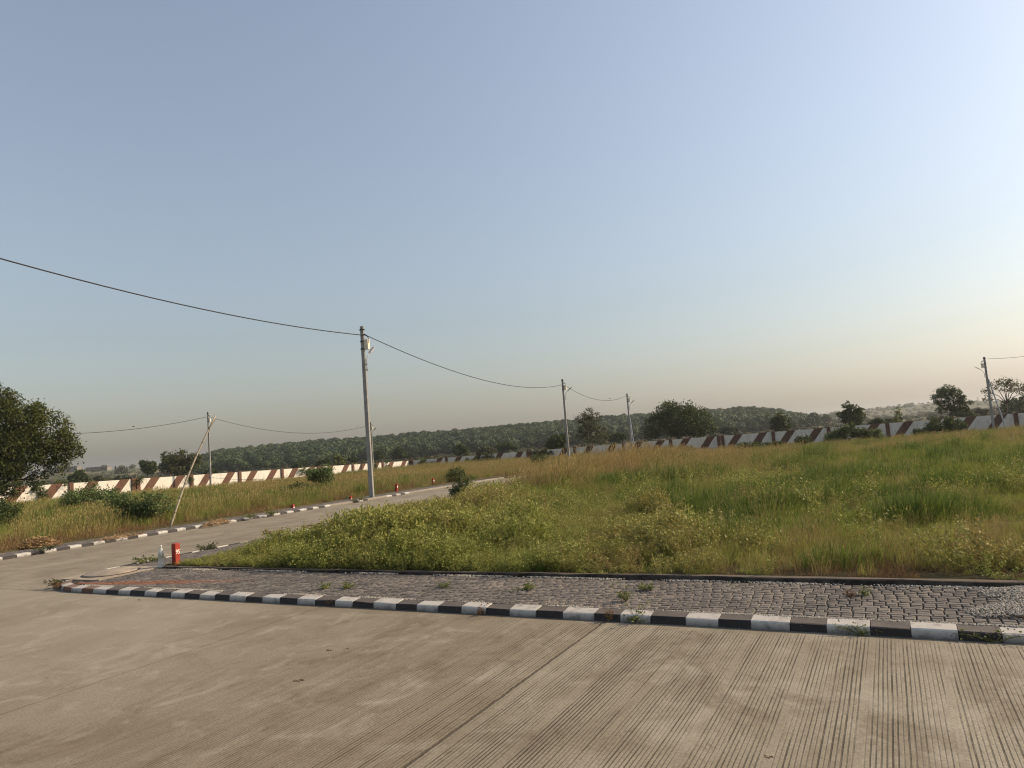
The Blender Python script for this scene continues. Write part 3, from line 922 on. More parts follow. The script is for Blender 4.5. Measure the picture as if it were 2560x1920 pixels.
# leafy weeds massed along the edging and round the plot corner
u, v = cell_points(7.95, 18.5, -9, V_EDGE - .06, .15); x, y = uv2xy(u, v)
n1 = fbm(x / 1.6, y / 1.6, 31)
prob = weed_prob(u, v) * 1.25 + .06 * (n1 > .6) + .5 * blob(u, v, 8.3, -.9, .7, .5)
k = in_view(x, y) & (rng.random(len(x)) < prob * (.45 + 1.0 * n1)); x, y, u, v, n1 = x[k], y[k], u[k], v[k], n1[k]
n = len(x)
hs = (.40 + .45 * n1 + .75 * sstep(.40, .75, fbm(x / .9, y / .9, 35))) * (.55 + .55 * sstep(.0, 1.4, u - U_EDGE)) * (.34 + .70 * sstep(.1, 2.6, V_EDGE - v + .35 * np.maximum(0, u - 12.5)))
scatter('weeds', WEED, np.stack([x, y, ground(x, y) - .01], -1), np.stack([rng.normal(0, .1, n), rng.normal(0, .1, n), rng.uniform(0, 6.3, n)], -1),
        np.stack([.35 + .65 * hs, .35 + .65 * hs, hs], -1), rng.integers(0, 7, n),
        np.clip(rng.normal(.20, .2, n) + 1.1 * (fbm(x / 1.7, y / 1.7, 33) - .52), 0, 1), 'low yellow-green flowering weeds massed behind the pavement edging')

# ------------------------------------------------------------------ gravel
def pebble(seed):
    r = np.random.default_rng(seed); t = (1 + 5 ** .5) / 2
    v = np.array([(-1, t, 0), (1, t, 0), (-1, -t, 0), (1, -t, 0), (0, -1, t), (0, 1, t), (0, -1, -t), (0, 1, -t), (t, 0, -1), (t, 0, 1), (-t, 0, -1), (-t, 0, 1)], float)
    v = v / np.linalg.norm(v[0]) * r.uniform(.7, 1.15, (12, 1)) * np.array([1.2, .95, .75])
    f = [(0, 11, 5), (0, 5, 1), (0, 1, 7), (0, 7, 10), (0, 10, 11), (1, 5, 9), (5, 11, 4), (11, 10, 2), (10, 7, 6), (7, 1, 8), (3, 9, 4), (3, 4, 2), (3, 2, 6), (3, 6, 8), (3, 8, 9), (4, 9, 5), (2, 4, 11), (6, 2, 10), (8, 6, 7), (9, 8, 1)]
    return np_mesh('pebble', v, f, M['pebble'], np.full(12, r.random()))
M['pebble'] = mat_leaf('pale_gravel', (.26, .24, .21), (.50, .46, .40), (.36, .32, .26), trans=.0, rough=.9)
PEB = hidden_collection('pebbles', [pebble(i) for i in range(6)])
P = []
for i in range(9500):
    u_, v_ = random.uniform(6.55, 7.72), random.uniform(-2.1, -.35)
    e = gravel_edge(u_) + random.gauss(0, .02)
    if v_ < e: P.append((u_, v_, PZ + .004 + min(.028, (e - v_) * .12) + random.uniform(-.004, .004)))
for i in range(3600):
    v_ = random.uniform(-1.6, 11.2)
    if random.random() < float(sstep(.22, .62, vnoise(v_ * 1.7, 3., 5))): P.append((6.372 + abs(random.gauss(0, .022)), v_, PZ + .002))
for i in range(4600):
    v_ = random.uniform(-1.6, 11.6)
    if random.random() > float(sstep(.25, .70, vnoise(v_ * 1.9, 4., 6))): continue
    w_ = .012 + .05 * float(vnoise(v_ * 1.1, 9., 5))
    P.append((7.73 - abs(random.gauss(0, w_)), v_, PZ + .003))
P = np.array(P); n = len(P); x, y = uv2xy(P[:, 0], P[:, 1])
scatter('gravel', PEB, np.stack([x, y, P[:, 2]], -1), rng.uniform(0, 6.3, (n, 3)), np.repeat(rng.uniform(.0055, .0115, (n, 1)), 3, 1), rng.integers(0, 6, n), rng.random(n),
        'pale gravel heaped on the pavement end and along its edges')

# ------------------------------------------------------------------ boundary walls
def mat_wall(name, col, stain):
    m, nt = new_mat(name)
    p = wpos(nt)
    a = noise(nt, p, 1.1, 6, .65); b = noise(nt, vmul(nt, p, (5, 5, .9)), 1.0, 5, .6)
    c = mixc(nt, ramp(nt, a, [(.42, 0.), (.72, .55)]), col, stain)
    c = mixc(nt, ramp(nt, b, [(.52, 0.), (.75, .5)]), c, tuple(x * .45 for x in stain))
    finish(nt, c, .85, noise(nt, p, 14, 4), .25, .02, .2)
    return m
M['wall_white'] = mat_wall('white_wall_paint', (.65, .61, .525), (.53, .475, .39))
M['wall_brown'] = mat_wall('brown_wall_paint', (.125, .064, .042), (.085, .044, .031))

def wall(label, pts, tops, widths):
    """pts: pillar positions; one panel and two slanted stripes per bay, all hung on one wall object"""
    root = empty('boundary_wall', (pts[0][0], pts[0][1], 0)); tag(root, label, 'wall', 'striped boundary walls')
    O = Vector((pts[0][0], pts[0][1], 0))
    for i in range(len(pts)):
        a = Vector((*pts[i], 0)); zt = tops[i]
        b = Vector((*pts[min(i + 1, len(pts) - 1)], 0)) if i < len(pts) - 1 else a * 2 - Vector((*pts[i - 1], 0))
        d = (b - a).normalized(); rz = math.atan2(d.y, d.x)
        w = .17
        if widths(i):
            for off in (-.21, .21):
                mb = MB().cbox(off - .17, off + .17, -.19, .06, -2.4, .07, .012)
                o = mb.build('pillar', M['wall_brown'], root, loc=a - O + Vector((0, 0, zt)), rz=rz)
            w = .38
        else:
            MB().cbox(-.17, .17, -.19, .06, -2.4, .07, .012).build('pillar', M['wall_brown'], root, loc=a - O + Vector((0, 0, zt)), rz=rz)
        if i == len(pts) - 1: break
        L = (b - a).length; z1 = tops[i + 1]; w2 = .38 if widths(i + 1) else .17
        mb = MB(); s0, s1 = w + .002, L - w2 - .002
        zz = lambda s_: (z1 - zt) * s_ / L
        vs = []
        for s_ in (s0, s1):
            vs += [(s_, -.075, -2.4), (s_, .075, -2.4), (s_, .075, zz(s_)), (s_, -.075, zz(s_))]
        mb.add(vs, [(0, 1, 2, 3), (7, 6, 5, 4), (0, 4, 5, 1), (1, 5, 6, 2), (2, 6, 7, 3), (3, 7, 4, 0)])
        mb.build('panel', M['wall_white'], root, loc=a - O + Vector((0, 0, zt)), rz=rz)
        for fr in (.275, .745):
            sc_ = L * fr + random.uniform(-.06, .06); hw = .42
            mb = MB(); vs = []
            for yy in (-.089, .089):
                for (ds, z_) in ((-hw - .85, -1.62), (hw - .85, -1.62), (hw + .40, 0), (-hw + .40, 0)):
                    s_ = sc_ + ds * 1.0
                    vs.append((s_, yy, z_ if z_ < 0 else zz(s_) + .028))
            mb.add(vs, [(0, 1, 2, 3), (7, 6, 5, 4), (0, 4, 5, 1), (1, 5, 6, 2), (2, 6, 7, 3), (3, 7, 4, 0)])
            mb.build('stripe', M['wall_brown'], root, loc=a - O + Vector((0, 0, zt)), rz=rz)
    return root
ptsL = [(-39.2 + 2.734 * i, 52.4 + 4.657 * i) for i in range(-2, 10)]
wall('sunlit cream boundary wall with slanted brown stripes behind the left grass', ptsL, [1.42 - .092 * i for i in range(-2, 10)], lambda i: (i - 2) % 4 == 2)
cx, cy = ptsL[-1]
p0 = (12.24, 80.6)
ptsR = [(cx + .45, cy - .1)] + [(cx + (p0[0] - cx) * k / 5, cy + (p0[1] - cy) * k / 5) for k in range(1, 5)] + [(12.24 + 5.0 * i, 80.6 - 2.037 * i) for i in range(0, 10)]
topsR = [.60 + .05 * k for k in range(5)] + [.86 + .018 * i for i in range(10)]
wall('shaded white boundary wall with slanted brown stripes behind the right field', ptsR, topsR, lambda i: (i - 5) % 4 == 2)

# ------------------------------------------------------------------ poles
M['pole'] = plain('pole_concrete', (.30, .29, .265), .9, .28, 3, .2, bump_scale=25)
M['bandm'] = plain('dark_clamp_metal', (.03, .028, .027), .6, .4, 20, .4)
M['box'] = plain('cream_box', (.70, .62, .47), .6, .12, 6, .3)
M['lampm'] = plain('grey_lamp', (.33, .32, .29), .5, .2, 8, .5)
M['cable'] = plain('black_cable', (.018, .018, .02), .6, .2, 8, .3)
M['blue_steel'] = plain('galvanised_stay', (.30, .34, .38), .5, .2, 5, .5)

def pole(label, x, y, ztop, lamp_az, box_side=1, lean=(0, 0), strut=None, group=None):
    zb = float(ground(x, y)) - .35
    h = ztop - zb
    root = empty('power_pole', (x, y, zb), -AZ); root.rotation_euler = (lean[0], lean[1], -AZ)
    tag(root, label, 'pole', 'power poles along the plots')
    def frus(mb, a0, b0, a1, b1, z0, z1, c=.012):
        def ring(a, b, z): return [(-a + c, -b, z), (a - c, -b, z), (a, -b + c, z), (a, b - c, z), (a - c, b, z), (-a + c, b, z), (-a, b - c, z), (-a, -b + c, z)]
        vs = ring(a0, b0, z0) + ring(a1, b1, z1)
        fs = [tuple(range(8, 16)), tuple(range(7, -1, -1))] + [(i, (i + 1) % 8, 8 + (i + 1) % 8, 8 + i) for i in range(8)]
        return mb.add(vs, fs)
    frus(MB(), .105, .052, .078, .042, 0, h).build('shaft', M['pole'], root)
    for dz in (.14, .62, .92):
        MB().box(-.092, .095, -.056, .056, h - dz - .022, h - dz + .022).build('clamp', M['bandm'], root)
    MB().tube([(-.13, -.02, h - .14), (.14, -.02, h - .14)], .014, 6).build('through_bolt', M['bandm'], root)
    s = box_side
    b = MB().cbox(.0, .20, -.07, .07, -.20, .20, .015).build('junction_box', M['box'], root)
    b.location = (.105 if s > 0 else -.305, 0, h - .76)
    MB().tube([(s * .09, 0, h - .34), (s * .16, -.01, h - .37), (s * .24, -.01, h - .42), (s * .30, -.01, h - .50), (s * .31, -.01, h - .72)], [.035, .03, .028, .014, .010], 6).build('cable_clamp', M['bandm'], root)
    # street light on a swan-neck
    ca, sa = math.cos(lamp_az), math.sin(lamp_az)
    ox = .14 * s
    P_ = lambda r_, z_: (ox + ca * r_, sa * r_, h + z_)
    MB().tube([P_(0, -1.85), P_(0, -1.48), P_(.05, -1.33), P_(.16, -1.18), P_(.30, -1.05)], .017, 8).build('lamp_bracket', M['lampm'], root, True)
    lb = root.children[-1] if root.children[-1].name.startswith('lamp_bracket') else [c for c in root.children if c.name.startswith('lamp_bracket')][0]
    for dz in (1.55, 1.78):
        MB().box(min(0, ox) - .012, max(0, ox) + .03, -.014, .014, h - dz - .014, h - dz + .014).build('bracket_clamp', M['bandm'], lb)
    mb = MB(); lv = []; n_ = Vector((-sa, ca, 0)); e_ = Vector((ca, sa, .75)).normalized(); up = n_.cross(e_)
    o_ = Vector(P_(.27, -1.08))
    for t, w, th in ((0, .03, .02), (.08, .06, .028), (.40, .065, .022), (.50, .04, .012)):
        for a_, b_ in ((-1, -1), (1, -1), (1, 1), (-1, 1)): lv.append(tuple(o_ + e_ * t + n_ * a_ * w + up * b_ * th))
    lf = [(0, 1, 2, 3), (15, 14, 13, 12)]
    for i in range(3):
        for j in range(4): lf.append((4 * i + j, 4 * i + (j + 1) % 4, 4 * i + 4 + (j + 1) % 4, 4 * i + 4 + j))
    mb.add(lv, lf).build('lamp_head', M['lampm'], lb)
    if strut:
        MB().tube([(strut[0], strut[1], .3), (.1, 0, h * strut[2])], .05, 8).build('strut', M['blue_steel'], root)
    return root
pole('tall concrete power pole with cream box at the edge of the side road', -5.86, 27.80, 6.90, R(101))
pole('concrete power pole standing in tall dry grass right of the tallest pole', 4.43, 61.0, 7.08, R(10))
pole('concrete power pole with a stay, beside the shaded wall and left of the broad acacia', 12.80, 78.4, 6.42, R(5), strut=(.42, -.2, .62))
pole('leaning concrete power pole with steel stay near the right edge of the photo', 42.1, 62.0, 6.25, R(175), -1, strut=(.95, .1, .72))
pole('concrete power pole in front of the sunlit wall behind the leaning bamboo', -28.75, 65.5, 6.95, R(15))
pole('distant power pole seen directly behind the tallest pole', -17.85, 86.5, 5.85, R(0))

def cable(name, label, pts, r=.016, cat='cable'):
    o = MB().tube(pts, r, 6).build(name, M['cable'], None, True); tag(o, label, cat, 'cables between the power poles' if cat == 'cable' else None); return o
def sag(a, b, s, n=28):
    a, b = Vector(a), Vector(b); return [a.lerp(b, t / n) - Vector((0, 0, 4 * s * (t / n) * (1 - t / n))) for t in range(n + 1)]
cable('power_cable', 'thick black cable rising from the tallest pole out of the left edge of the photo',
      [(-5.80 - 13.2 * t, 27.78 - 24.78 * t, 6.53 - 1.108 * t + 4.753 * t * t) for t in np.linspace(0, .78, 30)], .018)
cable('power_cable', 'sagging black cable from the tallest pole to the pole in dry grass', sag((-5.66, 27.70, 6.49), (4.37, 61, 6.575), .95), .018)
cable('power_cable', 'sagging cable between the two poles left of the broad acacia', sag((4.66, 60.9, 6.45), (12.78, 78.3, 6.20), .9), .018)
cable('power_cable', 'sagging cable from the pole behind the bamboo to the pole hidden by the tallest pole', sag((-28.55, 65.4, 6.45), (-17.94, 86.4, 5.44), 1.25), .018)
cable('power_cable', 'sagging cable from the pole behind the bamboo into the big tree on the left', sag((-41.25, 50, 5.89), (-28.85, 65.45, 6.49), .85), .018)
cable('power_cable', 'thin cable leaving the leaning pole at the right edge of the photo', sag((42.35, 61.95, 6.05), (46.9, 50, 7.05), .66), .014)
cable('stay_wire', 'thin slack wire drooping along the sunlit wall past the bamboo', sag((-28.4, 63.5, .95), (-13.5, 50.5, .9), .45), .012, 'wire')

# ------------------------------------------------------------------ pixel helper for things standing on the ground
def gnd(px, py, z=.1):
    d = _f * FPX + _R * (px - 1280) - _U * (py - 960)
    t = (z - CAM_Z) / d.z
    return Vector((d.x * t, d.y * t, z))

# ------------------------------------------------------------------ plot markers
M['red'] = plain('red_paint', (.34, .040, .018), .6, .35, 9, .3, dark=(.18, .02, .013))
M['white_ink'] = plain('white_ink', (.80, .72, .62), .7, .15, 30)
def marker(label, x, y, h, w, text=None, lean=(0, 0)):
    z = float(ground(x, y)) - .04
    o = empty('plot_marker', (x, y, z), -AZ); o.rotation_euler = (lean[0], lean[1], -AZ)
    tag(o, label, 'marker post', 'red plot marker posts')
    MB().cbox(-w / 2, w / 2, -w / 2, w / 2, 0, h + .04, .009).build('post', M['red'], o)
    if text:
        cu = bpy.data.curves.new('number', 'FONT'); cu.body = text; cu.size = w * 1.02; cu.align_x = 'CENTER'; cu.extrude = .001; cu.offset = .0015
        cu.materials.append(M['white_ink'])
        t0 = bpy.data.objects.new('number_outline', cu); COL.objects.link(t0)
        bpy.context.view_layer.update()
        me = bpy.data.meshes.new_from_object(t0.evaluated_get(bpy.context.evaluated_depsgraph_get()))
        bpy.data.objects.remove(t0)
        t = bpy.data.objects.new('number', me); t.rotation_euler = (R(90), 0, R(90)); t.location = (w / 2 + .003, 0, h * .62); t.scale = (.78, 1.0, 1.0)
        link(t, o)
    else:
        MB().box(w / 2 + .001, w / 2 + .004, -w * .3, w * .3, h * .62, h * .86).build('painted_patch', M['white_ink'], o)
    return o
x, y = uv2xy(7.95, 11.02)
marker('red plot marker post numbered 95 beside the plastic bottle', x, y, .36, .102, '95')
marker('red plot marker post with white patch, nearest beyond the side road', -8.05, 24.9, .33, .095)
marker('red plot marker post just left of the tallest pole', -6.60, 27.4, .31, .095)
marker('red plot marker post just right of the tallest pole, tilted', -5.30, 30.2, .31, .095, None, (.0, .12))
marker('farthest small red plot marker post before the dry grass', -4.15, 33.9, .29, .095)

# ------------------------------------------------------------------ bottle
def mat_bottle():
    m, nt = new_mat('clear_plastic')
    b = finish(nt, (.80, .80, .74), .18, None, spec=.5)
    b.inputs['Transmission Weight'].default_value = .5
    b.inputs['IOR'].default_value = 1.25
    return m
M['bottle'] = mat_bottle()
x, y = uv2xy(7.80, 11.22)
bo = empty('plastic_bottle', (x, y, PZ)); bo.rotation_euler = (R(2), R(3), 0)
tag(bo, 'crumpled clear plastic bottle standing by the red marker 95', 'bottle')
pr = [(.030, .0), (.048, .006), (.052, .03), (.046, .07), (.040, .11), (.044, .15), (.047, .20), (.046, .24), (.036, .285), (.020, .32), (.015, .335), (.015, .35)]
MB().lathe(pr, 18).build('body', M['bottle'], bo, True)
MB().lathe([(.018, .0), (.018, .018), (.016, .021)], 14).build('cap', plain('white_cap', (.6, .6, .57), .4, .1), bo).location = (0, 0, .351)
MB().lathe([(.0455, .16), (.0485, .165), (.0485, .215), (.0465, .22)], 18).build('label_band', plain('faded_band', (.45, .43, .33), .5, .3, 20), bo, True)

# ------------------------------------------------------------------ leaning bamboo
M['bamboo'] = plain('weathered_bamboo', (.34, .28, .20), .8, .35, 5)
a = Vector((-10.25, 20.55, .05)); b = Vector((-9.42, 22.0, 3.32))
pp = [a.lerp(b, t / 16) + Vector((.10 * math.sin(t / 16 * math.pi) * -1, 0, .0)) for t in range(17)]
bm = empty('bamboo_pole', a); tag(bm, 'bent bamboo pole leaning over the left grass beside the side road', 'pole')
MB().tube([p - a for p in pp], [.032 - .010 * t / 16 for t in range(17)], 10).build('stalk', M['bamboo'], bm, True)
for t in (2, 4, 6, 8, 10, 12, 14):
    d = (pp[t + 1] - pp[t]).normalized(); c = pp[t] - a
    MB().tube([c - d * .012, c + d * .012], 0.032 - .010 * t / 16 + .005, 10).build('node_ring', M['bark'], bm)
c = pp[14] - a
MB().tube([c, c + Vector((.16, 0, .22))], [.014, .006], 6).build('twig', M['bamboo'], bm)

# ------------------------------------------------------------------ straw heap and litter
def straw_heap(label, x, y, z, rx, ry, h, n, seed, L=.16, mat='straw'):
    r = np.random.default_rng(seed); V, Q, var = [], [], []
    for i in range(n):
        a = r.uniform(0, 6.283); q = r.random() ** .5
        px_, py_ = rx * q * math.cos(a), ry * q * math.sin(a); pz = h * (1 - q * q) * r.uniform(.5, 1.05) + .01
        d = r.normal(0, 1, 3); d[2] *= .35; d /= np.linalg.norm(d); s = np.cross(d, r.normal(0, 1, 3)); s = s / np.linalg.norm(s) * .006
        p = np.array([px_, py_, pz]); l = L * r.uniform(.4, 1.1) / 2; k = len(V)
        V += [p - d * l - s, p - d * l + s, p + d * l + s, p + d * l - s]; var += [r.random()] * 4; Q.append((k, k + 1, k + 2, k + 3))
    V = np.array(V); V[:, 2] = np.maximum(V[:, 2], .004)
    o = link(bpy.data.objects.new('straw_heap', np_mesh('straw_heap', V, Q, M[mat], var))); o.location = (x, y, z)
    tag(o, label, 'straw'); return o
straw_heap('heap of pale dry straw on the far pavement at left', -12.05, 17.55, PZ, .52, .38, .24, 1500, 1)
x, y = uv2xy(11.4, 18.05); straw_heap('thin scatter of dry straw spread along the far pavement', x, y, PZ, .45, .9, .012, 300, 2)
x, y = uv2xy(14.2, 17.78); straw_heap('brown dry litter lying over the far kerb left of the bamboo foot', x, y, .03, .30, .8, .12, 420, 3)

# ------------------------------------------------------------------ trees
def leaf_cloud(clumps, n, size, r, sprig=.16, sprigs=26, hang=0.):
    tot = sum(c[3] ** 2 for c in clumps); V, var = [], []
    for (cx, cy, cz, rx, rz) in clumps:
        m = max(30, int(n * rx * rx / tot)); ns = max(8, int(sprigs))
        dirs = r.normal(0, 1, (ns, 3)); dirs /= np.linalg.norm(dirs, axis=1)[:, None]
        rad = .50 + .50 * r.random(ns) ** .6
        sp = dirs * rad[:, None] * np.array([rx, rx, rz]) + np.array([cx, cy, cz]); spv = r.random(ns)
        k = r.integers(0, ns, m)
        P_ = sp[k] + r.normal(0, 1, (m, 3)) * sprig * rx * np.array([1, 1, .75])
        if hang: P_[:, 2] -= np.abs(r.normal(0, hang, m)) * (r.random(m) < .25)
        d = r.normal(0, 1, (m, 3)); d[:, 2] -= .2; d /= np.linalg.norm(d, axis=1)[:, None]
        s = np.cross(d, r.normal(0, 1, (m, 3))); s /= np.linalg.norm(s, axis=1)[:, None]
        sz = size * r.uniform(.6, 1.3, m)[:, None]
        q = np.stack([P_ - d * sz * .5, P_ + s * sz * .30, P_ + d * sz * .5, P_ - s * sz * .30], 1)
        V.append(q.reshape(-1, 3)); var.append(np.repeat(np.clip(.6 * spv[k] + .4 * r.random(m), 0, 1), 4))
    V = np.concatenate(V); F_ = np.arange(len(V)).reshape(-1, 4)
    return V, F_, np.concatenate(var)

def tree(label, x, y, trunk_h, trunk_r, clumps, n, size, leaf, bark='bark', seed=0, cat='tree', name='tree', stems=1, zb=None, sprig=.16, sprigs=26, hang=0., group=None, limb_r=.45):
    r = np.random.default_rng(seed + 100)
    z = (float(ground(x, y)) - .1) if zb is None else zb
    root = empty(name, (x, y, z)); tag(root, label, cat, group)
    tm = MB()
    for s in range(stems):
        ang = r.uniform(0, 6.28); off = .0 if stems == 1 else trunk_r * 2.2
        bx, by = off * math.cos(ang), off * math.sin(ang)
        tx, ty = bx * (2.5 if stems > 1 else 1) + r.normal(0, trunk_h * .04), by * (2.5 if stems > 1 else 1) + r.normal(0, trunk_h * .04)
        top = Vector((tx, ty, trunk_h)); b0 = Vector((bx, by, 0))
        mid = b0.lerp(top, .5) + Vector((r.normal(0, trunk_h * .04), r.normal(0, trunk_h * .04), 0))
        tm.tube([b0, b0.lerp(mid, .25), mid, top], [trunk_r * 1.35, trunk_r * 1.05, trunk_r * .85, trunk_r * .65], 8)
        for i, c in enumerate(clumps):
            if i % stems != s: continue
            e = Vector(c[:3]); st = top if e.z > trunk_h * .8 else mid
            m1 = st.lerp(e, .45) + Vector((r.normal(0, .06), r.normal(0, .06), .10 * (e - st).length))
            tm.tube([st, m1, e], [trunk_r * limb_r, trunk_r * limb_r * .6, trunk_r * .12], 6)
            for q in range(3):
                dd = Vector(r.normal(0, 1, 3)); dd.z = abs(dd.z) * .6; dd.normalize()
                tm.tube([m1.lerp(e, .5), e + Vector((dd.x * c[3], dd.y * c[3], dd.z * c[4])) * .8], [trunk_r * .2, trunk_r * .05], 4)
    tm.build('trunk', M[bark], root, True)
    V, F_, var = leaf_cloud(clumps, n, size, r, sprig, sprigs, hang)
    link(bpy.data.objects.new('crown', np_mesh('crown', V, F_, M[leaf], var)), root)
    return root

def round_crown(cz, W, H, k, seed, rr=.34, flat=0.):
    r = np.random.default_rng(seed); out = []
    for i in range(k):
        d = r.normal(0, 1, 3); d /= np.linalg.norm(d); q = r.random() ** .45
        zz = d[2] * q; zz = max(zz, -.55) if flat else zz
        q2 = rr * r.uniform(.75, 1.25)
        out.append((d[0] * q * W * .5 * (1 - rr), d[1] * q * W * .5 * (1 - rr), cz + zz * H * .5 * (1 - rr), W * .5 * q2, H * .5 * q2 * 1.05))
    return out

# big tree at the left edge
cl = [(0, 0, 5.0, 3.0, 2.6), (2.2, -.8, 5.7, 1.9, 1.5), (3.6, -.4, 4.9, 1.7, 1.5), (4.3, -.6, 3.9, 1.5, 1.2), (1.2, -1.5, 6.9, 1.5, 1.4), (-.6, -1, 7.6, 1.4, 1.2),
      (2.6, -1.6, 3.7, 1.9, 1.5), (1.2, -2.4, 3.0, 1.8, 1.5), (2.4, -2, 2.2, 1.3, 1.1), (.5, -2.6, 5.2, 2.0, 1.8), (-2, -2, 4, 2.4, 2.2), (.6, -2.6, 1.7, 1.3, 1.1), (3.2, -1.6, 5.5, 1.3, 1.1), (5.0, -.4, 4.3, .9, .7), (-1.6, -.5, 6.6, 1.8, 1.6), (.2, -1.5, 8.6, .55, .6), (2.0, -1.2, 7.4, .6, .5), (3.5, -.8, 6.4, .7, .5), (5.7, -.3, 3.7, .6, .45), (4.7, -.6, 2.8, .7, .7), (3.6, -.9, 2.0, .6, .8), (2.0, -1.6, 1.2, .6, .6)]
tree('big dark leafy tree cut off by the left edge of the photo', -34.2, 45.5, 3.0, .26, cl, 60000, .15, 'leaf_warm', seed=1, sprig=.14, sprigs=60, hang=.3)

# behind the sunlit wall
tree('flat-topped acacia behind the sunlit wall beside the bamboo tip', -53.5, 112, 2.4, .16, [(-1.6, 0, 3.9, 1.3, .8), (0, .3, 4.5, 1.7, .9), (1.5, 0, 4.2, 1.4, .8), (-.6, .4, 3.2, 1.6, .9), (1.8, 0, 3.2, 1.3, .8), (0, -.5, 2.6, 1.9, .9), (-2.4, 0, 2.7, .9, .7)], 7000, .26, 'leaf_olive', seed=2)
tree('loose grey-green tree left of the flat-topped acacia', -79, 150, 3, .2, round_crown(3.9, 5.6, 4.6, 12, 3), 5000, .34, 'leaf_mid', seed=3)
tree('taller open tree between the grey-green tree and the acacia', -73.5, 148, 3.2, .2, round_crown(4.4, 5.4, 5.4, 12, 4), 5000, .34, 'leaf_mid', seed=4)
tree('dark round tree in front of the far low building', -94, 150, 2.4, .22, round_crown(3.0, 6.6, 4.4, 14, 5), 6500, .36, 'leaf_dark', seed=5)
for i, (px, d, w, h, lf, lab) in enumerate([
        (105, 130, 4.4, 2.6, 'leaf_mid', 'low bushy tree under the hanging branches of the big left tree'),
        (160, 140, 4.2, 2.5, 'leaf_fresh', 'bright low bush left of the dark round tree behind the wall'),
        (255, 150, 5.0, 2.8, 'leaf_olive', 'olive bush just right of the dark round tree behind the wall'),
        (305, 145, 5.2, 2.6, 'scrub', 'brownish scrub tree behind the wall by the thin mast'),
        (520, 150, 4.6, 2.9, 'leaf_dark', 'dark shrub tree behind the wall right of the bamboo tip'),
        (752, 170, 5.4, 3.0, 'leaf_dark', 'dark low tree behind the striped wall below the wooded slope'),
        (806, 165, 4.2, 2.8, 'leaf_dark', 'small dark tree left of the bright green one behind the wall'),
        (848, 135, 2.9, 3.3, 'leaf_fresh', 'bright green young tree behind the sunlit wall left of the tallest pole'),
        (878, 175, 3.6, 3.0, 'leaf_dark', 'dark tree between the bright young tree and the tallest pole'),
        (942, 180, 5.0, 3.6, 'leaf_dark', 'dark tree just right of the tallest pole behind the wall'),
        (992, 185, 5.4, 4.8, 'leaf_dark', 'taller dark tree above the end of the sunlit wall'),
        (1030, 200, 4.6, 3.2, 'scrub', 'dull scrub tree right of the sunlit wall end'),
        (1152, 140, 4.2, 3.6, 'leaf_mid', 'round green tree above the creeper covered wall'),
        (1215, 150, 4.6, 2.7, 'leaf_olive', 'olive bush right of the round green tree above the creepers'),
        (1262, 170, 6.8, 4.0, 'leaf_dark', 'wide dark tree left of the pole in dry grass'),
        (1540, 150, 5.6, 4.0, 'leaf_dark', 'dark tree behind the pole with a stay'),
        (1820, 170, 7.0, 3.0, 'scrub', 'pale scrub bush right of the broad acacia'),
        (1948, 118, 5.4, 4.6, 'leaf_dark', 'small dark tree above the wall left of the dense round tree'),
        (2195, 105, 3.4, 2.4, 'leaf_dark', 'low dark bush touching the right side of the dense round tree'),
        (2238, 120, 3.4, 2.2, 'scrub', 'low dull bush right of the dense round tree'),
        (2400, 120, 4.2, 2.7, 'leaf_dark', 'dark low tree right of the open spreading tree'),
        (2446, 160, 5.0, 2.6, 'scrub', 'hazy low scrub left of the leaning right pole'),
        (2520, 150, 6.0, 4.2, 'leaf_mid', 'green tree top above the wall at the right edge'),
        (2562, 140, 4.6, 4.2, 'leaf_mid', 'green tree cut off by the right edge above the wall')]):
    q = gnd(px, 1800, 0); x = q.x / q.y * d + 0
    dr = _f * FPX + _R * (px - 1280) - _U * (1110 - .077 * (px - 1280) - 960)
    x = dr.x / dr.y * d
    tree(lab, x, d, h * .35, .12, round_crown(h * .55, w, h, 10, 40 + i, flat=1), 2600, .036 * d ** .5, lf, seed=50 + i, sprigs=20)

# behind the shaded wall
tree('broad dense dark acacia behind the shaded wall', 24.1, 104, 2.6, .30, [(-3.3, 0, 3.4, 1.9, 1.4), (-2.2, .5, 4.7, 1.9, 1.2), (-.8, 0, 5.7, 2.0, 1.1), (.9, 0, 5.3, 2.1, 1.3), (2.3, .3, 4.7, 2.0, 1.3), (3.6, 0, 3.5, 1.9, 1.3), (1.4, -1, 3.4, 2.4, 1.5), (-.6, -1, 3.9, 2.0, 1.5), (-3.9, 0, 2.5, 1.3, .9), (4.3, 0, 2.5, 1.4, .9), (2.6, -.8, 2.4, 1.8, 1.0), (0, -.6, 2.6, 2.0, 1.0)], 17000, .27, 'leaf_dark', seed=20, sprigs=44, sprig=.17)
tree('tall slender open tree with two pale stems behind the shaded wall', 10.4, 97, 3.4, .10, [(-1.0, 0, 5.2, .9, .7), (-.1, 0, 5.7, .9, .8), (.8, 0, 5.2, .8, .8), (-.2, .2, 4.5, 1.1, .8), (-.8, 0, 3.6, 1.0, .8), (.5, 0, 3.5, .9, .8), (1.5, 0, 3.2, .9, .9), (1.3, 0, 2.2, 1.0, .9), (-.4, 0, 2.4, 1.2, .9), (-1.4, 0, 2.9, .7, .6)], 3600, .24, 'leaf_olive', 'bark_pale', seed=21, stems=2, sprigs=22, sprig=.2)
tree('dark bushy tree just left of the tall slender tree', 5.2, 95, 1.4, .18, round_crown(2.0, 4.3, 3.7, 12, 22, flat=1), 6500, .25, 'leaf_dark', seed=22)
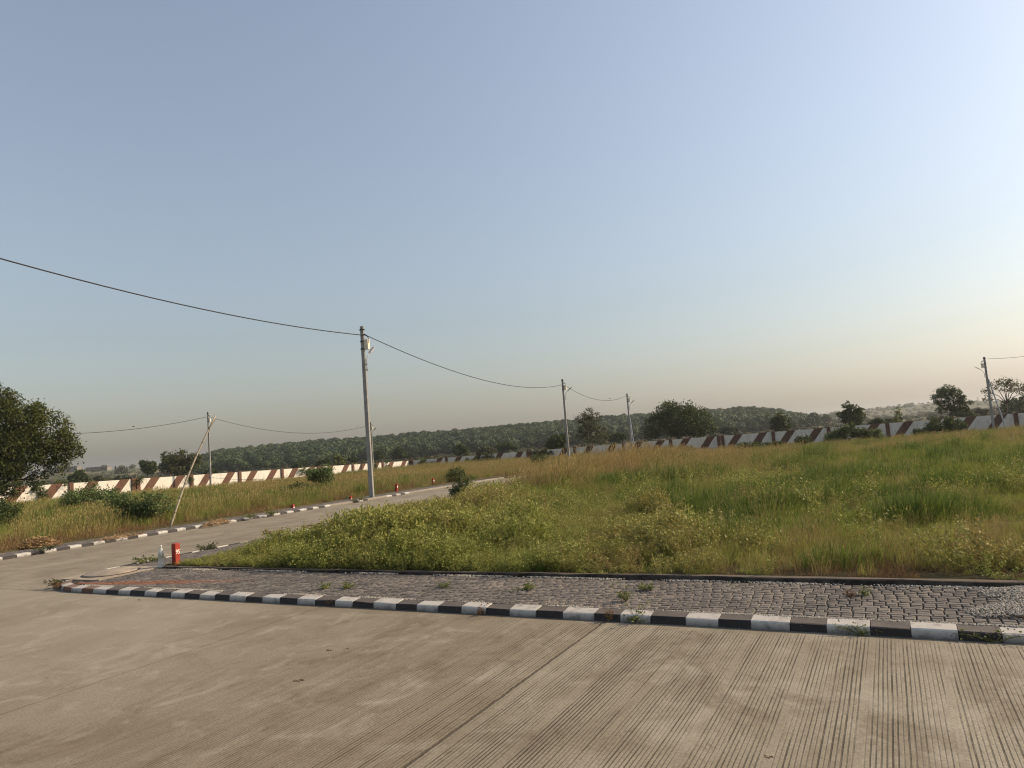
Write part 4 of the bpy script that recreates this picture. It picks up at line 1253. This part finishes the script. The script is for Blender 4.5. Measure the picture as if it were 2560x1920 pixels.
tree('open spreading tree with visible limbs rising above the shaded wall', 57.4, 92, 2.3, .17, [tuple(.83 * q for q in c_) for c_ in [(-2.1, 0, 5.0, .9, .55), (-1.3, 0, 5.9, 1.0, .6), (-.2, .3, 6.2, 1.1, .6), (.9, 0, 5.7, 1.0, .6), (1.6, 0, 4.9, .8, .5), (2.2, 0, 4.0, 1.0, .6), (1.1, 0, 4.2, .9, .5), (-.4, 0, 4.9, 1.0, .6), (-1.5, 0, 4.2, .9, .5), (-1.7, 0, 3.1, .8, .5), (.6, 0, 3.1, .9, .5), (1.9, 0, 2.9, .8, .5), (-.6, 0, 3.5, .8, .5)]], 5200, .21, 'leaf_mid', seed=23, sprigs=22, sprig=.19, limb_r=.6)
tree('sparse umbrella-shaped tree behind the leaning right pole', 64.6, 92, 2.7, .10, [(-2.2, 0, 4.5, .9, .5), (-1.2, 0, 5.3, .9, .5), (-.1, 0, 5.6, 1.0, .5), (1.0, 0, 5.4, .9, .5), (2.0, 0, 4.8, .9, .5), (-2.4, 0, 3.6, .6, .4), (2.3, 0, 4.0, .7, .4), (.3, 0, 4.7, 1.0, .5)], 1500, .21, 'leaf_olive', seed=24, sprigs=24, sprig=.2, limb_r=.7)
tree('dense round tree behind the shaded wall right of centre', 47.8, 100, 2.0, .2, round_crown(2.9, 4.8, 4.4, 14, 25, flat=1), 6500, .27, 'leaf_dark', seed=25)
tree('slim young tree with pale leaves just behind the shaded wall', 46.3, 85, 1.2, .05, [(0, 0, 2.2, .5, .6), (.1, 0, 2.9, .35, .5), (-.3, 0, 1.6, .6, .5)], 700, .17, 'leaf_fresh', seed=26)

# far trees on the ridges
for i, (px, py, d, w, h, lab) in enumerate([(2036 + 4, 1035, 760, 12, 8, 'small hazy umbrella tree alone on the distant skyline'), (2083, 1030, 780, 26, 9, 'wide flat hazy tree on the distant skyline'),
        (2272, 1003, 960, 20, 17, 'pale hazy tall tree on top of the far right hill'), (2250, 1014, 950, 22, 8, 'hazy bush left of the tall tree on the far hill'), (2300, 1009, 950, 24, 10, 'hazy bush right of the tall tree on the far hill'),
        (2399, 1016, 960, 14, 5, 'tiny hazy bush on the right shoulder of the far hill')]):
    dr = _f * FPX + _R * (px - 1280) - _U * (py - 960); x = dr.x / dr.y * d; zt = CAM_Z + dr.z / dr.y * d
    tree(lab, x, d, h * .5, .3, round_crown(h * .66, w, h * .68, 9, 80 + i, flat=1), 1300, 1.3, 'leaf_mid', seed=80 + i, zb=zt - h - .5)

# ------------------------------------------------------------------ shrubs in the fields
def shrub(label, x, y, w, h, n, size, leaf, seed, sparse=False, name='shrub'):
    r = np.random.default_rng(seed); k = 9; cl = []
    for i in range(k):
        a = r.uniform(0, 6.28); q = r.random() ** .5 * w * .33
        cl.append((q * math.cos(a), q * math.sin(a), h * r.uniform(.25, .80), w * r.uniform(.15, .24), h * r.uniform(.16, .24)))
    return tree(label, x, y, h * .25, .018 * max(1, w), cl, n, size, leaf, seed=seed, cat='shrub', name=name, group='shrubs scattered in the fields', stems=3, sprigs=16, sprig=.24)
shrub('dense green bush by the far pavement, nearest to the bamboo foot', -11.5, 21.6, 2.0, 1.45, 8000, .07, 'leaf_bluegreen', 201)
shrub('wide bushy green shrub before the sunlit wall, left of the bamboo bush', -18.6, 30.4, 2.7, 1.35, 7000, .085, 'leaf_bluegreen', 202)
shrub('dark green leafy shrub at the left edge above the rusty weeds', -16.4, 22.2, 1.7, 1.25, 4200, .07, 'leaf_mid', 203)
shrub('feathery green shrub left of the tallest pole before the wall', -8.9, 32.0, 1.5, 1.75, 5200, .075, 'leaf_bluegreen', 204)
shrub('low green shrub at the left foot of the feathery shrub', -10.0, 31.0, 1.6, .8, 2200, .075, 'leaf_mid', 205)
shrub('green leafy bush where the side road disappears behind the field', -1.70, 20.2, .85, 1.0, 2600, .045, 'leaf_mid', 206)
shrub('thin dark weed bush right of the bush where the road disappears', -.75, 20.6, .7, .7, 900, .045, 'leaf_olive', 207)
shrub('green bush among dry grass beside the farthest red marker', -3.3, 35.0, 1.1, .85, 1500, .07, 'leaf_mid', 208)
shrub('bare dark twiggy shrub alone in the middle of the right field', 7.05, 30.2, .95, .75, 420, .055, 'leaf_dark', 209, True)
shrub('round green bush in dry grass left of the pole in dry grass', 1.6, 52, 1.5, 1.2, 1700, .10, 'leaf_mid', 210)
for i, (px, d, w, h, lab) in enumerate([(1714, 62, 1.4, .75, 'low green tuft below the broad acacia at the wall foot'), (1870, 62, 2.6, .7, 'low dark bush at the wall foot right of the broad acacia'),
        (2004, 62, 1.6, .95, 'small bush at the wall foot below the small dark tree'), (2066, 60, 1.9, 1.1, 'green bush before the wall, left of the twin bushes'),
        (2112, 60, 2.1, 1.55, 'tallest of the green bushes before the wall under the dense round tree'), (2152, 59, 1.7, 1.0, 'low green bush right of the tallest wall bush'),
        (2186, 61, 1.6, 1.0, 'green bush before the wall below the low dark bush'), (2338, 60, 2.2, 1.5, 'large green bush before the wall under the open spreading tree'),
        (2380, 59, 1.9, 1.35, 'green bush right of the large one under the open spreading tree'), (2302, 60, 1.4, .7, 'small yellowish bush left of the large wall bush'),
        (1925, 50, 1.4, .6, 'low shrub in the field before the second wall pillar'), (1855, 47, 1.0, .55, 'dark low shrub in the field below the broad acacia')]):
    dr = _f * FPX + _R * (px - 1280) - _U * (1110 - .077 * (px - 1280) - 960)
    shrub(lab, dr.x / dr.y * d, d, w * 1.1, h * 1.3, 2600, .13, 'leaf_mid' if i % 3 else 'leaf_bluegreen', 220 + i)

# ------------------------------------------------------------------ creepers on the walls
def creeper(label, x, y, z, ang, L, h, n, size, leaf, seed):
    r = np.random.default_rng(seed); cl = []
    for i in range(max(3, int(L / .5))):
        s = (r.random() - .5) * L; cl.append((s * math.cos(ang), s * math.sin(ang), -r.random() * h, .30, .30))
    V, F_, var = leaf_cloud(cl, n, size, r, .35, 12)
    o = link(bpy.data.objects.new('creeper', np_mesh('creeper', V, F_, M[leaf], var))); o.location = (x, y, z)
    tag(o, label, 'creeper', 'creepers on the boundary walls'); return o
al = math.atan2(4.657, 2.734); ar = math.atan2(-2.037, 5.0)
nL = Vector((math.sin(al), -math.cos(al), 0)) * .22; nR = Vector((math.sin(ar), -math.cos(ar), 0)) * .22
def onL(i): return Vector((-39.2 + 2.734 * i, 52.4 + 4.657 * i, 1.42 - .092 * i)) + nL
for i, (s, L, h, n, lab) in enumerate([(.55, 1.3, 1.3, 700, 'creeper over the first brown stripe under the big left tree'), (.93, .3, 1.2, 260, 'narrow creeper climbing beside the second wall pillar from the left'),
        (1.3, .5, .9, 160, 'yellowish creeper sprig on the wall right of the second pillar'), (2.03, .6, 1.0, 300, 'creeper hanging in the gap of the double wall pillar'),
        (2.95, .5, .6, 200, 'creeper tuft hanging over the wall left of the bamboo'), (5.6, 1.6, .8, 500, 'creeper mound on the wall left of the feathery shrub'), (7.9, 2.6, .8, 700, 'creeper over the wall just right of the tallest pole')]):
    p = onL(s); creeper(lab, p.x, p.y, p.z + .1, al, L, h, n, .13, 'leaf_mid' if i != 2 else 'leaf_fresh', 300 + i)
for i, (f, L, h, n, lab) in enumerate([(.10, 3.2, 1.0, 900, 'bluish creeper mound at the corner where the two walls meet'), (.36, 4.5, .7, 1400, 'dark creeper mat over the low wall right of the corner'), (.66, 3.5, .7, 900, 'dark creeper ridge on the wall left of the tall dry grass')]):
    p = Vector((cx + (p0[0] - cx) * f, cy + (p0[1] - cy) * f, .78)) + nR
    creeper(lab, p.x, p.y, p.z, ar, L, h, n, .16, 'leaf_bluegreen' if i == 0 else 'leaf_dark', 320 + i)

# ------------------------------------------------------------------ single weeds on pavement, kerb and road
def small_weed(label, px, py, z, w, h, leaf, seed, n=16, trail=0., stalks=0):
    r = np.random.default_rng(seed); V, Q, var = [], [], []
    p0_ = gnd(px, py, z)
    root = empty('weed_plant', p0_); tag(root, label, 'weed', 'single weeds on the pavement and kerbs')
    sm = MB(); k_ = 8
    for i in range(k_):
        a = r.uniform(0, 6.28); L = w * r.uniform(.3, .55)
        e = Vector((math.cos(a) * L, math.sin(a) * L, h * r.uniform(.25, 1.0)))
        if trail and i < 3: e = Vector((CU * trail * (1 if i % 2 else -1) * r.uniform(.5, 1), -SU * trail * (1 if i % 2 else -1) * r.uniform(.5, 1), h * r.uniform(.3, 1)))
        sm.tube([(0, 0, 0), e * .5 + Vector((0, 0, h * .15)), e], [.0035, .003, .0015], 4)
        for j in range(n):
            t = r.uniform(.25, 1); p = np.array(e) * t + r.normal(0, .018, 3) + np.array([0, 0, h * .15 * (1 - abs(2 * t - 1))])
            p[2] = max(p[2], .004)
            d = r.normal(0, 1, 3); d[2] = abs(d[2]) * .5; d /= np.linalg.norm(d); s = np.cross(d, r.normal(0, 1, 3)); s /= np.linalg.norm(s)
            l = r.uniform(.022, .045) * min(1.2, .45 + 1.6 * w); k = len(V)
            V += [p, p + d * l * .5 + s * l * .28, p + d * l, p + d * l * .5 - s * l * .28]; var += [r.random()] * 4; Q.append((k, k + 1, k + 2, k + 3))
    for i in range(stalks):
        e = Vector((r.normal(0, .06), r.normal(0, .06), h * r.uniform(1.3, 2.0))); sm.tube([(0, 0, 0), e * .6, e], [.003, .0025, .0015], 4)
        c = np.array(e)
        for j in range(8):
            d = r.normal(0, 1, 3); d /= np.linalg.norm(d); s = np.cross(d, r.normal(0, 1, 3)); s /= np.linalg.norm(s); k = len(V)
            V += [c, c + d * .012 + s * .005, c + d * .024, c + d * .012 - s * .005]; var += [1.] * 4; Q.append((k, k + 1, k + 2, k + 3))
    sm.build('stems', M['stem'], root)
    link(bpy.data.objects.new('leaves', np_mesh('leaves', V, Q, M[leaf], var)), root)
    return root
WL = [(815, 1472, .1, .22, .07, 'leaf_fresh', 'small green weed flat on the pavement toward the marker end', {}),
      (872, 1470, .1, .30, .06, 'leaf_fresh', 'spreading green weed on the pavement right of the flat weed', {}),
      (1112, 1468, .1, .20, .05, 'leaf_fresh', 'small weed on the pavement directly below the tall poles', {}),
      (1310, 1474, .1, .34, .06, 'leaf_fresh', 'green weed patch in the middle of the pavement', {}),
      (1618, 1473, .1, .30, .06, 'leaf_fresh', 'flat green weed in the pavement joints above the bushy weed', {}),
      (1566, 1503, .1, .20, .12, 'leaf_fresh', 'bushy yellow-green weed growing out of the pavers', {'stalks': 3}),
      (1592, 1556, .0, .26, .11, 'leaf_fresh', 'weed with tall stalks growing at the kerb foot', {'stalks': 5}),
      (1524, 1553, .0, .10, .14, 'leaf_rust', 'red-brown dry plant against a black kerb stone', {}),
      (1208, 1535, .0, .20, .09, 'leaf_rust', 'rusty dry weeds against the kerb left of the road joint', {}),
      (828, 1514, .0, .14, .08, 'leaf_rust', 'small dry brown weed at the kerb foot near the smooth slab', {}),
      (2150, 1588, .0, .16, .10, 'leaf_fresh', 'trailing green weed over a white and a black kerb stone', {'trail': .20}),
      (2490, 1606, .0, .18, .10, 'leaf_fresh', 'trailing weed with long runner over the last white kerb stone', {'trail': .30}),
      (1006, 1432, .1, .16, .14, 'leaf_fresh', 'thin weed leaning out over the edging', {'stalks': 2}),
      (135, 1470, .0, .46, .20, 'leaf_olive', 'dusty brown-green weed clump at the rounded tip of the kerb', {'n': 40}),
      (150, 1474, .0, .30, .16, 'leaf_rust', 'rusty weed beside the clump at the rounded kerb tip', {'n': 24}),
      (2160, 1487, .1, .10, .05, 'leaf_fresh', 'tiny weed between pavers left of the gravel', {}),
      (2128, 1491, .1, .10, .04, 'leaf_rust', 'tiny dry weed between pavers beside the tiny green one', {})]
for i, (px, py, z, w, h, lf, lab, kw) in enumerate(WL):
    small_weed(lab, px, py, PZ if z > 0 else z, w * .8, h * .8, lf, 400 + i, **kw)
for i, (uu, vv, lf, lab) in enumerate([(9.4, 17.75, 'leaf_olive', 'olive weed lapping over the far kerb at the left edge'), (16.2, 17.7, 'leaf_fresh', 'long green weed tuft along the far kerb right of the bamboo foot'),
        (15.4, 17.72, 'leaf_fresh', 'green weed tuft on the far kerb at the bamboo foot'), (20.4, 17.72, 'leaf_fresh', 'green weed patch on the far kerb before the nearest far marker'), (11.5, 12.45, 'leaf_rust', 'reddish weed on the near kerb of the side road'),
        (12.6, 12.4, 'leaf_rust', 'second reddish weed on the near kerb of the side road'), (14.0, 12.35, 'leaf_fresh', 'green weed growing over the near kerb of the side road'), (8.2, 12.2, 'leaf_fresh', 'green weed by the side road kerb left of the bottle'), (9.6, 12.4, 'leaf_olive', 'olive weed on the near kerb right of marker 95')]):
    x, y = uv2xy(uu, vv)
    o = small_weed(lab, 1280, 1500, .1, .55, .14, lf, 460 + i, 34, trail=0); o.location = (x, y, .05)

# ------------------------------------------------------------------ dried mud and litter on the road
M['mud'] = plain('dried_mud', (.12, .09, .06), .95, .4, 20, .1)
def clod(label, px, py, w, seed):
    r = np.random.default_rng(seed); mb = MB(); p = gnd(px, py, 0)
    for i in range(9):
        a = r.uniform(0, 6.28); q = w * .5 * r.random() ** .5; sx = w * r.uniform(.08, .2)
        cx_, cy_ = q * math.cos(a), q * math.sin(a) * .6; h = sx * r.uniform(.3, .6); k = 6
        ring = [(cx_ + sx * math.cos(2 * math.pi * j / k) * r.uniform(.7, 1.2), cy_ + sx * math.sin(2 * math.pi * j / k) * r.uniform(.7, 1.2), 0.0) for j in range(k)]
        mb.add(ring + [(x_ * .6 + cx_ * .4, y_ * .6 + cy_ * .4, h) for x_, y_, _ in ring], [(j, (j + 1) % k, k + (j + 1) % k, k + j) for j in range(k)] + [tuple(range(k, 2 * k))])
    o = mb.build('mud_clod', M['mud'], None, False, p, -AZ); tag(o, label, 'mud', 'mud crumbs on the road'); return o
clod('flat crumbled mud clod on the brown grooved slab', 748, 1702, .085, 1)
clod('small crumbled mud clod on the road nearer the kerb', 824, 1626, .06, 2)
clod('tiny mud crumbs on the road left of the joint below the white kerb', 868, 1622, .05, 3)
clod('dark mud crumbs on the smooth pale slab at left', 348, 1500, .06, 4)
clod('small dark mud crumb at the bottom right of the road', 1920, 1892, .05, 5)

# ------------------------------------------------------------------ birds
M['bird'] = plain('bird_feathers', (.03, .028, .026), .7, .3)
def bird(label, x, y, z, rz, flying):
    mb = MB()
    mb.tube([(-.085, 0, -.005), (-.055, 0, -.002), (-.02, 0, .0), (.03, 0, .012), (.055, 0, .03), (.075, 0, .04), (.09, 0, .038), (.108, 0, .034)], [.006, .014, .026, .028, .020, .021, .014, .003], 8)
    mb.box(-.15, -.06, -.014, .014, -.006, .002)
    if flying:
        for s in (-1, 1):
            mb.add([(.03, s * .02, .012), (-.035, s * .02, .010), (-.045, s * .12, .045), (.02, s * .13, .050), (-.05, s * .24, .030), (-.015, s * .245, .032), (.03, s * .02, .018), (-.035, s * .02, .016), (-.045, s * .12, .050), (.02, s * .13, .055), (-.05, s * .24, .034), (-.015, s * .245, .036)],
                   [(0, 1, 2, 3), (3, 2, 4, 5), (9, 8, 7, 6), (11, 10, 8, 9), (0, 3, 9, 6), (3, 5, 11, 9), (1, 7, 8, 2), (2, 8, 10, 4), (5, 4, 10, 11)])
    else:
        for s in (-1, 1):
            mb.tube([(.01, s * .010, -.02), (.012, s * .010, -.058)], .004, 4)
            mb.add([(.03, s * .027, .012), (-.02, s * .030, .006), (-.10, s * .012, -.004), (-.02, s * .024, -.012), (.02, s * .026, -.004)], [(0, 1, 2, 3, 4)])
    o = mb.build('bird', M['bird'], None, True, (x, y, z), rz); tag(o, label, 'bird', 'small birds'); return o
bird('small dark bird in flight above the cable on the left', -32.8, 60.0, 5.72, R(20), True)
bird('small bird sitting on the cable left of the broad acacia', 10.05, 72.45, 5.67, R(160), False)
bird('small bird sitting on the cable just left of the tallest pole', -19.0, 84.3, 5.36, R(30), False)

# ------------------------------------------------------------------ small far things
M['masonry'] = plain('old_masonry', (.20, .18, .15), .95, .3, .6)
M['dark_open'] = plain('dark_opening', (.03, .03, .03), .9, .1)
def low_building(label, x, y, z, L, h, rz, n):
    o = empty('building', (x, y, z), rz); tag(o, label, 'building')
    MB().box(-L / 2, L / 2, -4, 4, -3, h).build('wall', M['masonry'], o)
    MB().cbox(-L / 2 - .3, L / 2 + .3, -4.3, 4.3, h + .003, h + .45, .05).build('roof', M['masonry'], o)
    for i in range(n):
        c = -L / 2 + L * (i + .5) / n
        MB().box(c - .5, c + .5, -4.06, -4.002, h * .35, h * .75).build('window', M['dark_open'], o)
for px, d, L, lab in ((158, 560, 24, 'long low flat-roofed masonry building far off behind the big left tree'), (247, 566, 16, 'shorter end block of the far low masonry building')):
    dr = _f * FPX + _R * (px - 1280) - _U * (1168 - 960); x = dr.x / dr.y * d
    low_building(lab, x, d, CAM_Z + dr.z / dr.y * d - 4.0 + .35 * (px > 200), L, 3.6, R(8), 7 if L > 20 else 5)
M['mast'] = plain('thin_mast', (.30, .27, .20), .7, .2)
mo = empty('lamp_mast', (-64.2, 118, -1)); tag(mo, 'thin mast with short crossbar behind the sunlit wall', 'mast')
MB().tube([(0, 0, 0), (0, 0, 4.55)], .045, 6).build('post', M['mast'], mo)
MB().tube([(-.55, 0, 2.95), (.55, 0, 2.95)], .04, 6).build('crossbar', M['mast'], mo)
tw = empty('lattice_tower', (652, 985, 9)); tag(tw, 'tiny lattice tower on the far right hill', 'tower')
for s, t in ((-1, -1), (1, -1), (1, 1), (-1, 1)):
    MB().tube([(s * 1.1, t * 1.1, -6), (s * .45, t * .45, 9.0)], .16, 4).build('leg', M['mast'], tw)
for k in range(6):
    zz = -3 + 2.2 * k; w = 1.1 - .65 * (zz + 6) / 15
    MB().box(-w, w, -w, w, zz - .1, zz + .1).build('brace', M['mast'], tw)

def cone_mesh(seed):
    r = np.random.default_rng(seed); V, var = [], []
    m = 70; t = r.random(m); a = r.uniform(0, 6.28, m); rad = (1 - t) ** .8 * .5
    P_ = np.stack([rad * np.cos(a), rad * np.sin(a), t * 3], -1)
    d = r.normal(0, 1, (m, 3)); d[:, 2] += 1; d /= np.linalg.norm(d, axis=1)[:, None]; s = np.cross(d, r.normal(0, 1, (m, 3))); s /= np.linalg.norm(s, axis=1)[:, None]
    q = np.stack([P_ - d * .3, P_ + s * .2, P_ + d * .3, P_ - s * .2], 1).reshape(-1, 3)
    return np_mesh('conifer', q, np.arange(len(q)).reshape(-1, 4), M['leaf_dark'], r.random(len(q)))
cm = [cone_mesh(i) for i in range(3)]
for i in range(19):
    px = 2193 + 53 * i / 18; d = 930 + 8 * math.sin(i)
    dr = _f * FPX + _R * (px - 1280) - _U * (1027.5 - .14 * (px - 2193) - 960)
    o = link(bpy.data.objects.new('conifer', cm[i % 3])); o.location = (dr.x / dr.y * d, d, CAM_Z + dr.z / dr.y * d - .6); s = random.uniform(1.0, 1.5); o.scale = (s, s, s * 1.1)
    tag(o, 'one of the row of tiny dark conical trees on the distant ridge', 'tree', 'row of conical trees on the far ridge')
for i in range(6):
    px = 289 + 28 * i / 5; d = 400
    dr = _f * FPX + _R * (px - 1280) - _U * (1178 - 960)
    o = link(bpy.data.objects.new('conifer', cm[i % 3])); o.location = (dr.x / dr.y * d, d, CAM_Z + dr.z / dr.y * d - 1.5); s = random.uniform(1.2, 1.9); o.scale = (s, s, s)
    tag(o, 'one of the small spiky trees beyond the thin mast', 'tree', 'spiky trees beyond the thin mast')

# ------------------------------------------------------------------ wooded hill and scrub
def crown_mesh(seed, n=420, mat='forest'):
    r = np.random.default_rng(seed)
    lob = r.normal(0, 1, (7, 3)); lob[:, 2] = np.abs(lob[:, 2]) * .8; lob /= np.linalg.norm(lob, axis=1)[:, None]
    d = r.normal(0, 1, (n, 3)); d[:, 2] = d[:, 2] * .8 + .25; d /= np.linalg.norm(d, axis=1)[:, None]
    rad = .72 + .30 * np.max(d @ lob.T, axis=1) ** 3 + r.normal(0, .05, n)
    P_ = d * rad[:, None] * np.array([1, 1, .82]) + np.array([0, 0, 1.0])
    nn = d + r.normal(0, .45, (n, 3)); nn /= np.linalg.norm(nn, axis=1)[:, None]
    a = np.cross(nn, r.normal(0, 1, (n, 3))); a /= np.linalg.norm(a, axis=1)[:, None]; b = np.cross(nn, a)
    sz = r.uniform(.08, .18, (n, 1))
    q = np.stack([P_ - a * sz, P_ - b * sz * .8, P_ + a * sz, P_ + b * sz * .8], 1).reshape(-1, 3)
    return np_mesh('wood_crown', q, np.arange(len(q)).reshape(-1, 4), M[mat], np.repeat(r.random(n), 4))
WOOD = hidden_collection('wood_crowns', [crown_mesh(i) for i in range(6)])
SCRUB = hidden_collection('scrub_crowns', [crown_mesh(20 + i, 200, 'scrub') for i in range(4)])
n = 60000
x = rng.uniform(-265, 240, n); y = 285 + 270 * rng.random(n) ** .8
hz = np.interp(x, HX, HZ)
k = (rng.random(n) < np.clip(hz / 3.0, 0, 1) * np.clip(hill_edge(x, y) * 2, 0, 1)); x, y = x[k], y[k]; n = len(x)
s = (.60 + 2.2 * rng.random(n) ** 3.2) * (.85 + .4 * fbm(x / 30, y / 30, 41))
scatter('wood', WOOD, np.stack([x, y, land(x, y) + s * .25], -1), np.stack([np.zeros(n), np.zeros(n), rng.uniform(0, 6.3, n)], -1), np.stack([s, s, s * rng.uniform(.9, 1.25, n)], -1),
        rng.integers(0, 6, n), np.clip(fbm(x / 34, y / 34, 42) * 2.2 - .65 + rng.normal(0, .28, n), 0, 1), 'continuous green wood covering the long low hill')
xs, ys, ss = [], [], []
for (y0, y1, m, a, b) in ((100, 285, 2600, .35, 1.0), (285, 560, 2600, .8, 2.0), (560, 1100, 3600, .8, 2.6)):
    yy = rng.uniform(y0, y1, m); xx = rng.uniform(-.82, .82, m) * yy
    kk = fbm(xx / (y0 / 8), yy / (y0 / 8), 43) > .47; xs.append(xx[kk]); ys.append(yy[kk]); ss.append(rng.uniform(a, b, kk.sum()))
x = np.concatenate(xs); y = np.concatenate(ys); s = np.concatenate(ss); n = len(x)
scatter('scrub', SCRUB, np.stack([x, y, land(x, y) - s * .1], -1), np.stack([np.zeros(n), np.zeros(n), rng.uniform(0, 6.3, n)], -1), np.stack([s, s, s * rng.uniform(.6, 1.1, n)], -1),
        rng.integers(0, 4, n), np.clip(rng.normal(.35, .3, n), 0, 1), 'dull scrub dotted over the far land and ridge')

# ------------------------------------------------------------------ haze
m, nt = new_mat('haze_air')
pv = N(nt, 'ShaderNodeVolumePrincipled', {'Color': (.94, .975, 1.0, 1), 'Density': .00019, 'Anisotropy': .3})
o = nt.nodes.new('ShaderNodeOutputMaterial'); nt.links.new(pv.outputs[0], o.inputs['Volume'])
hb = MB().box(-1980, 1980, -1250, 2120, -6, 34).build('haze', m)
tag(hb, 'pale evening haze over the far hills', kind='stuff')
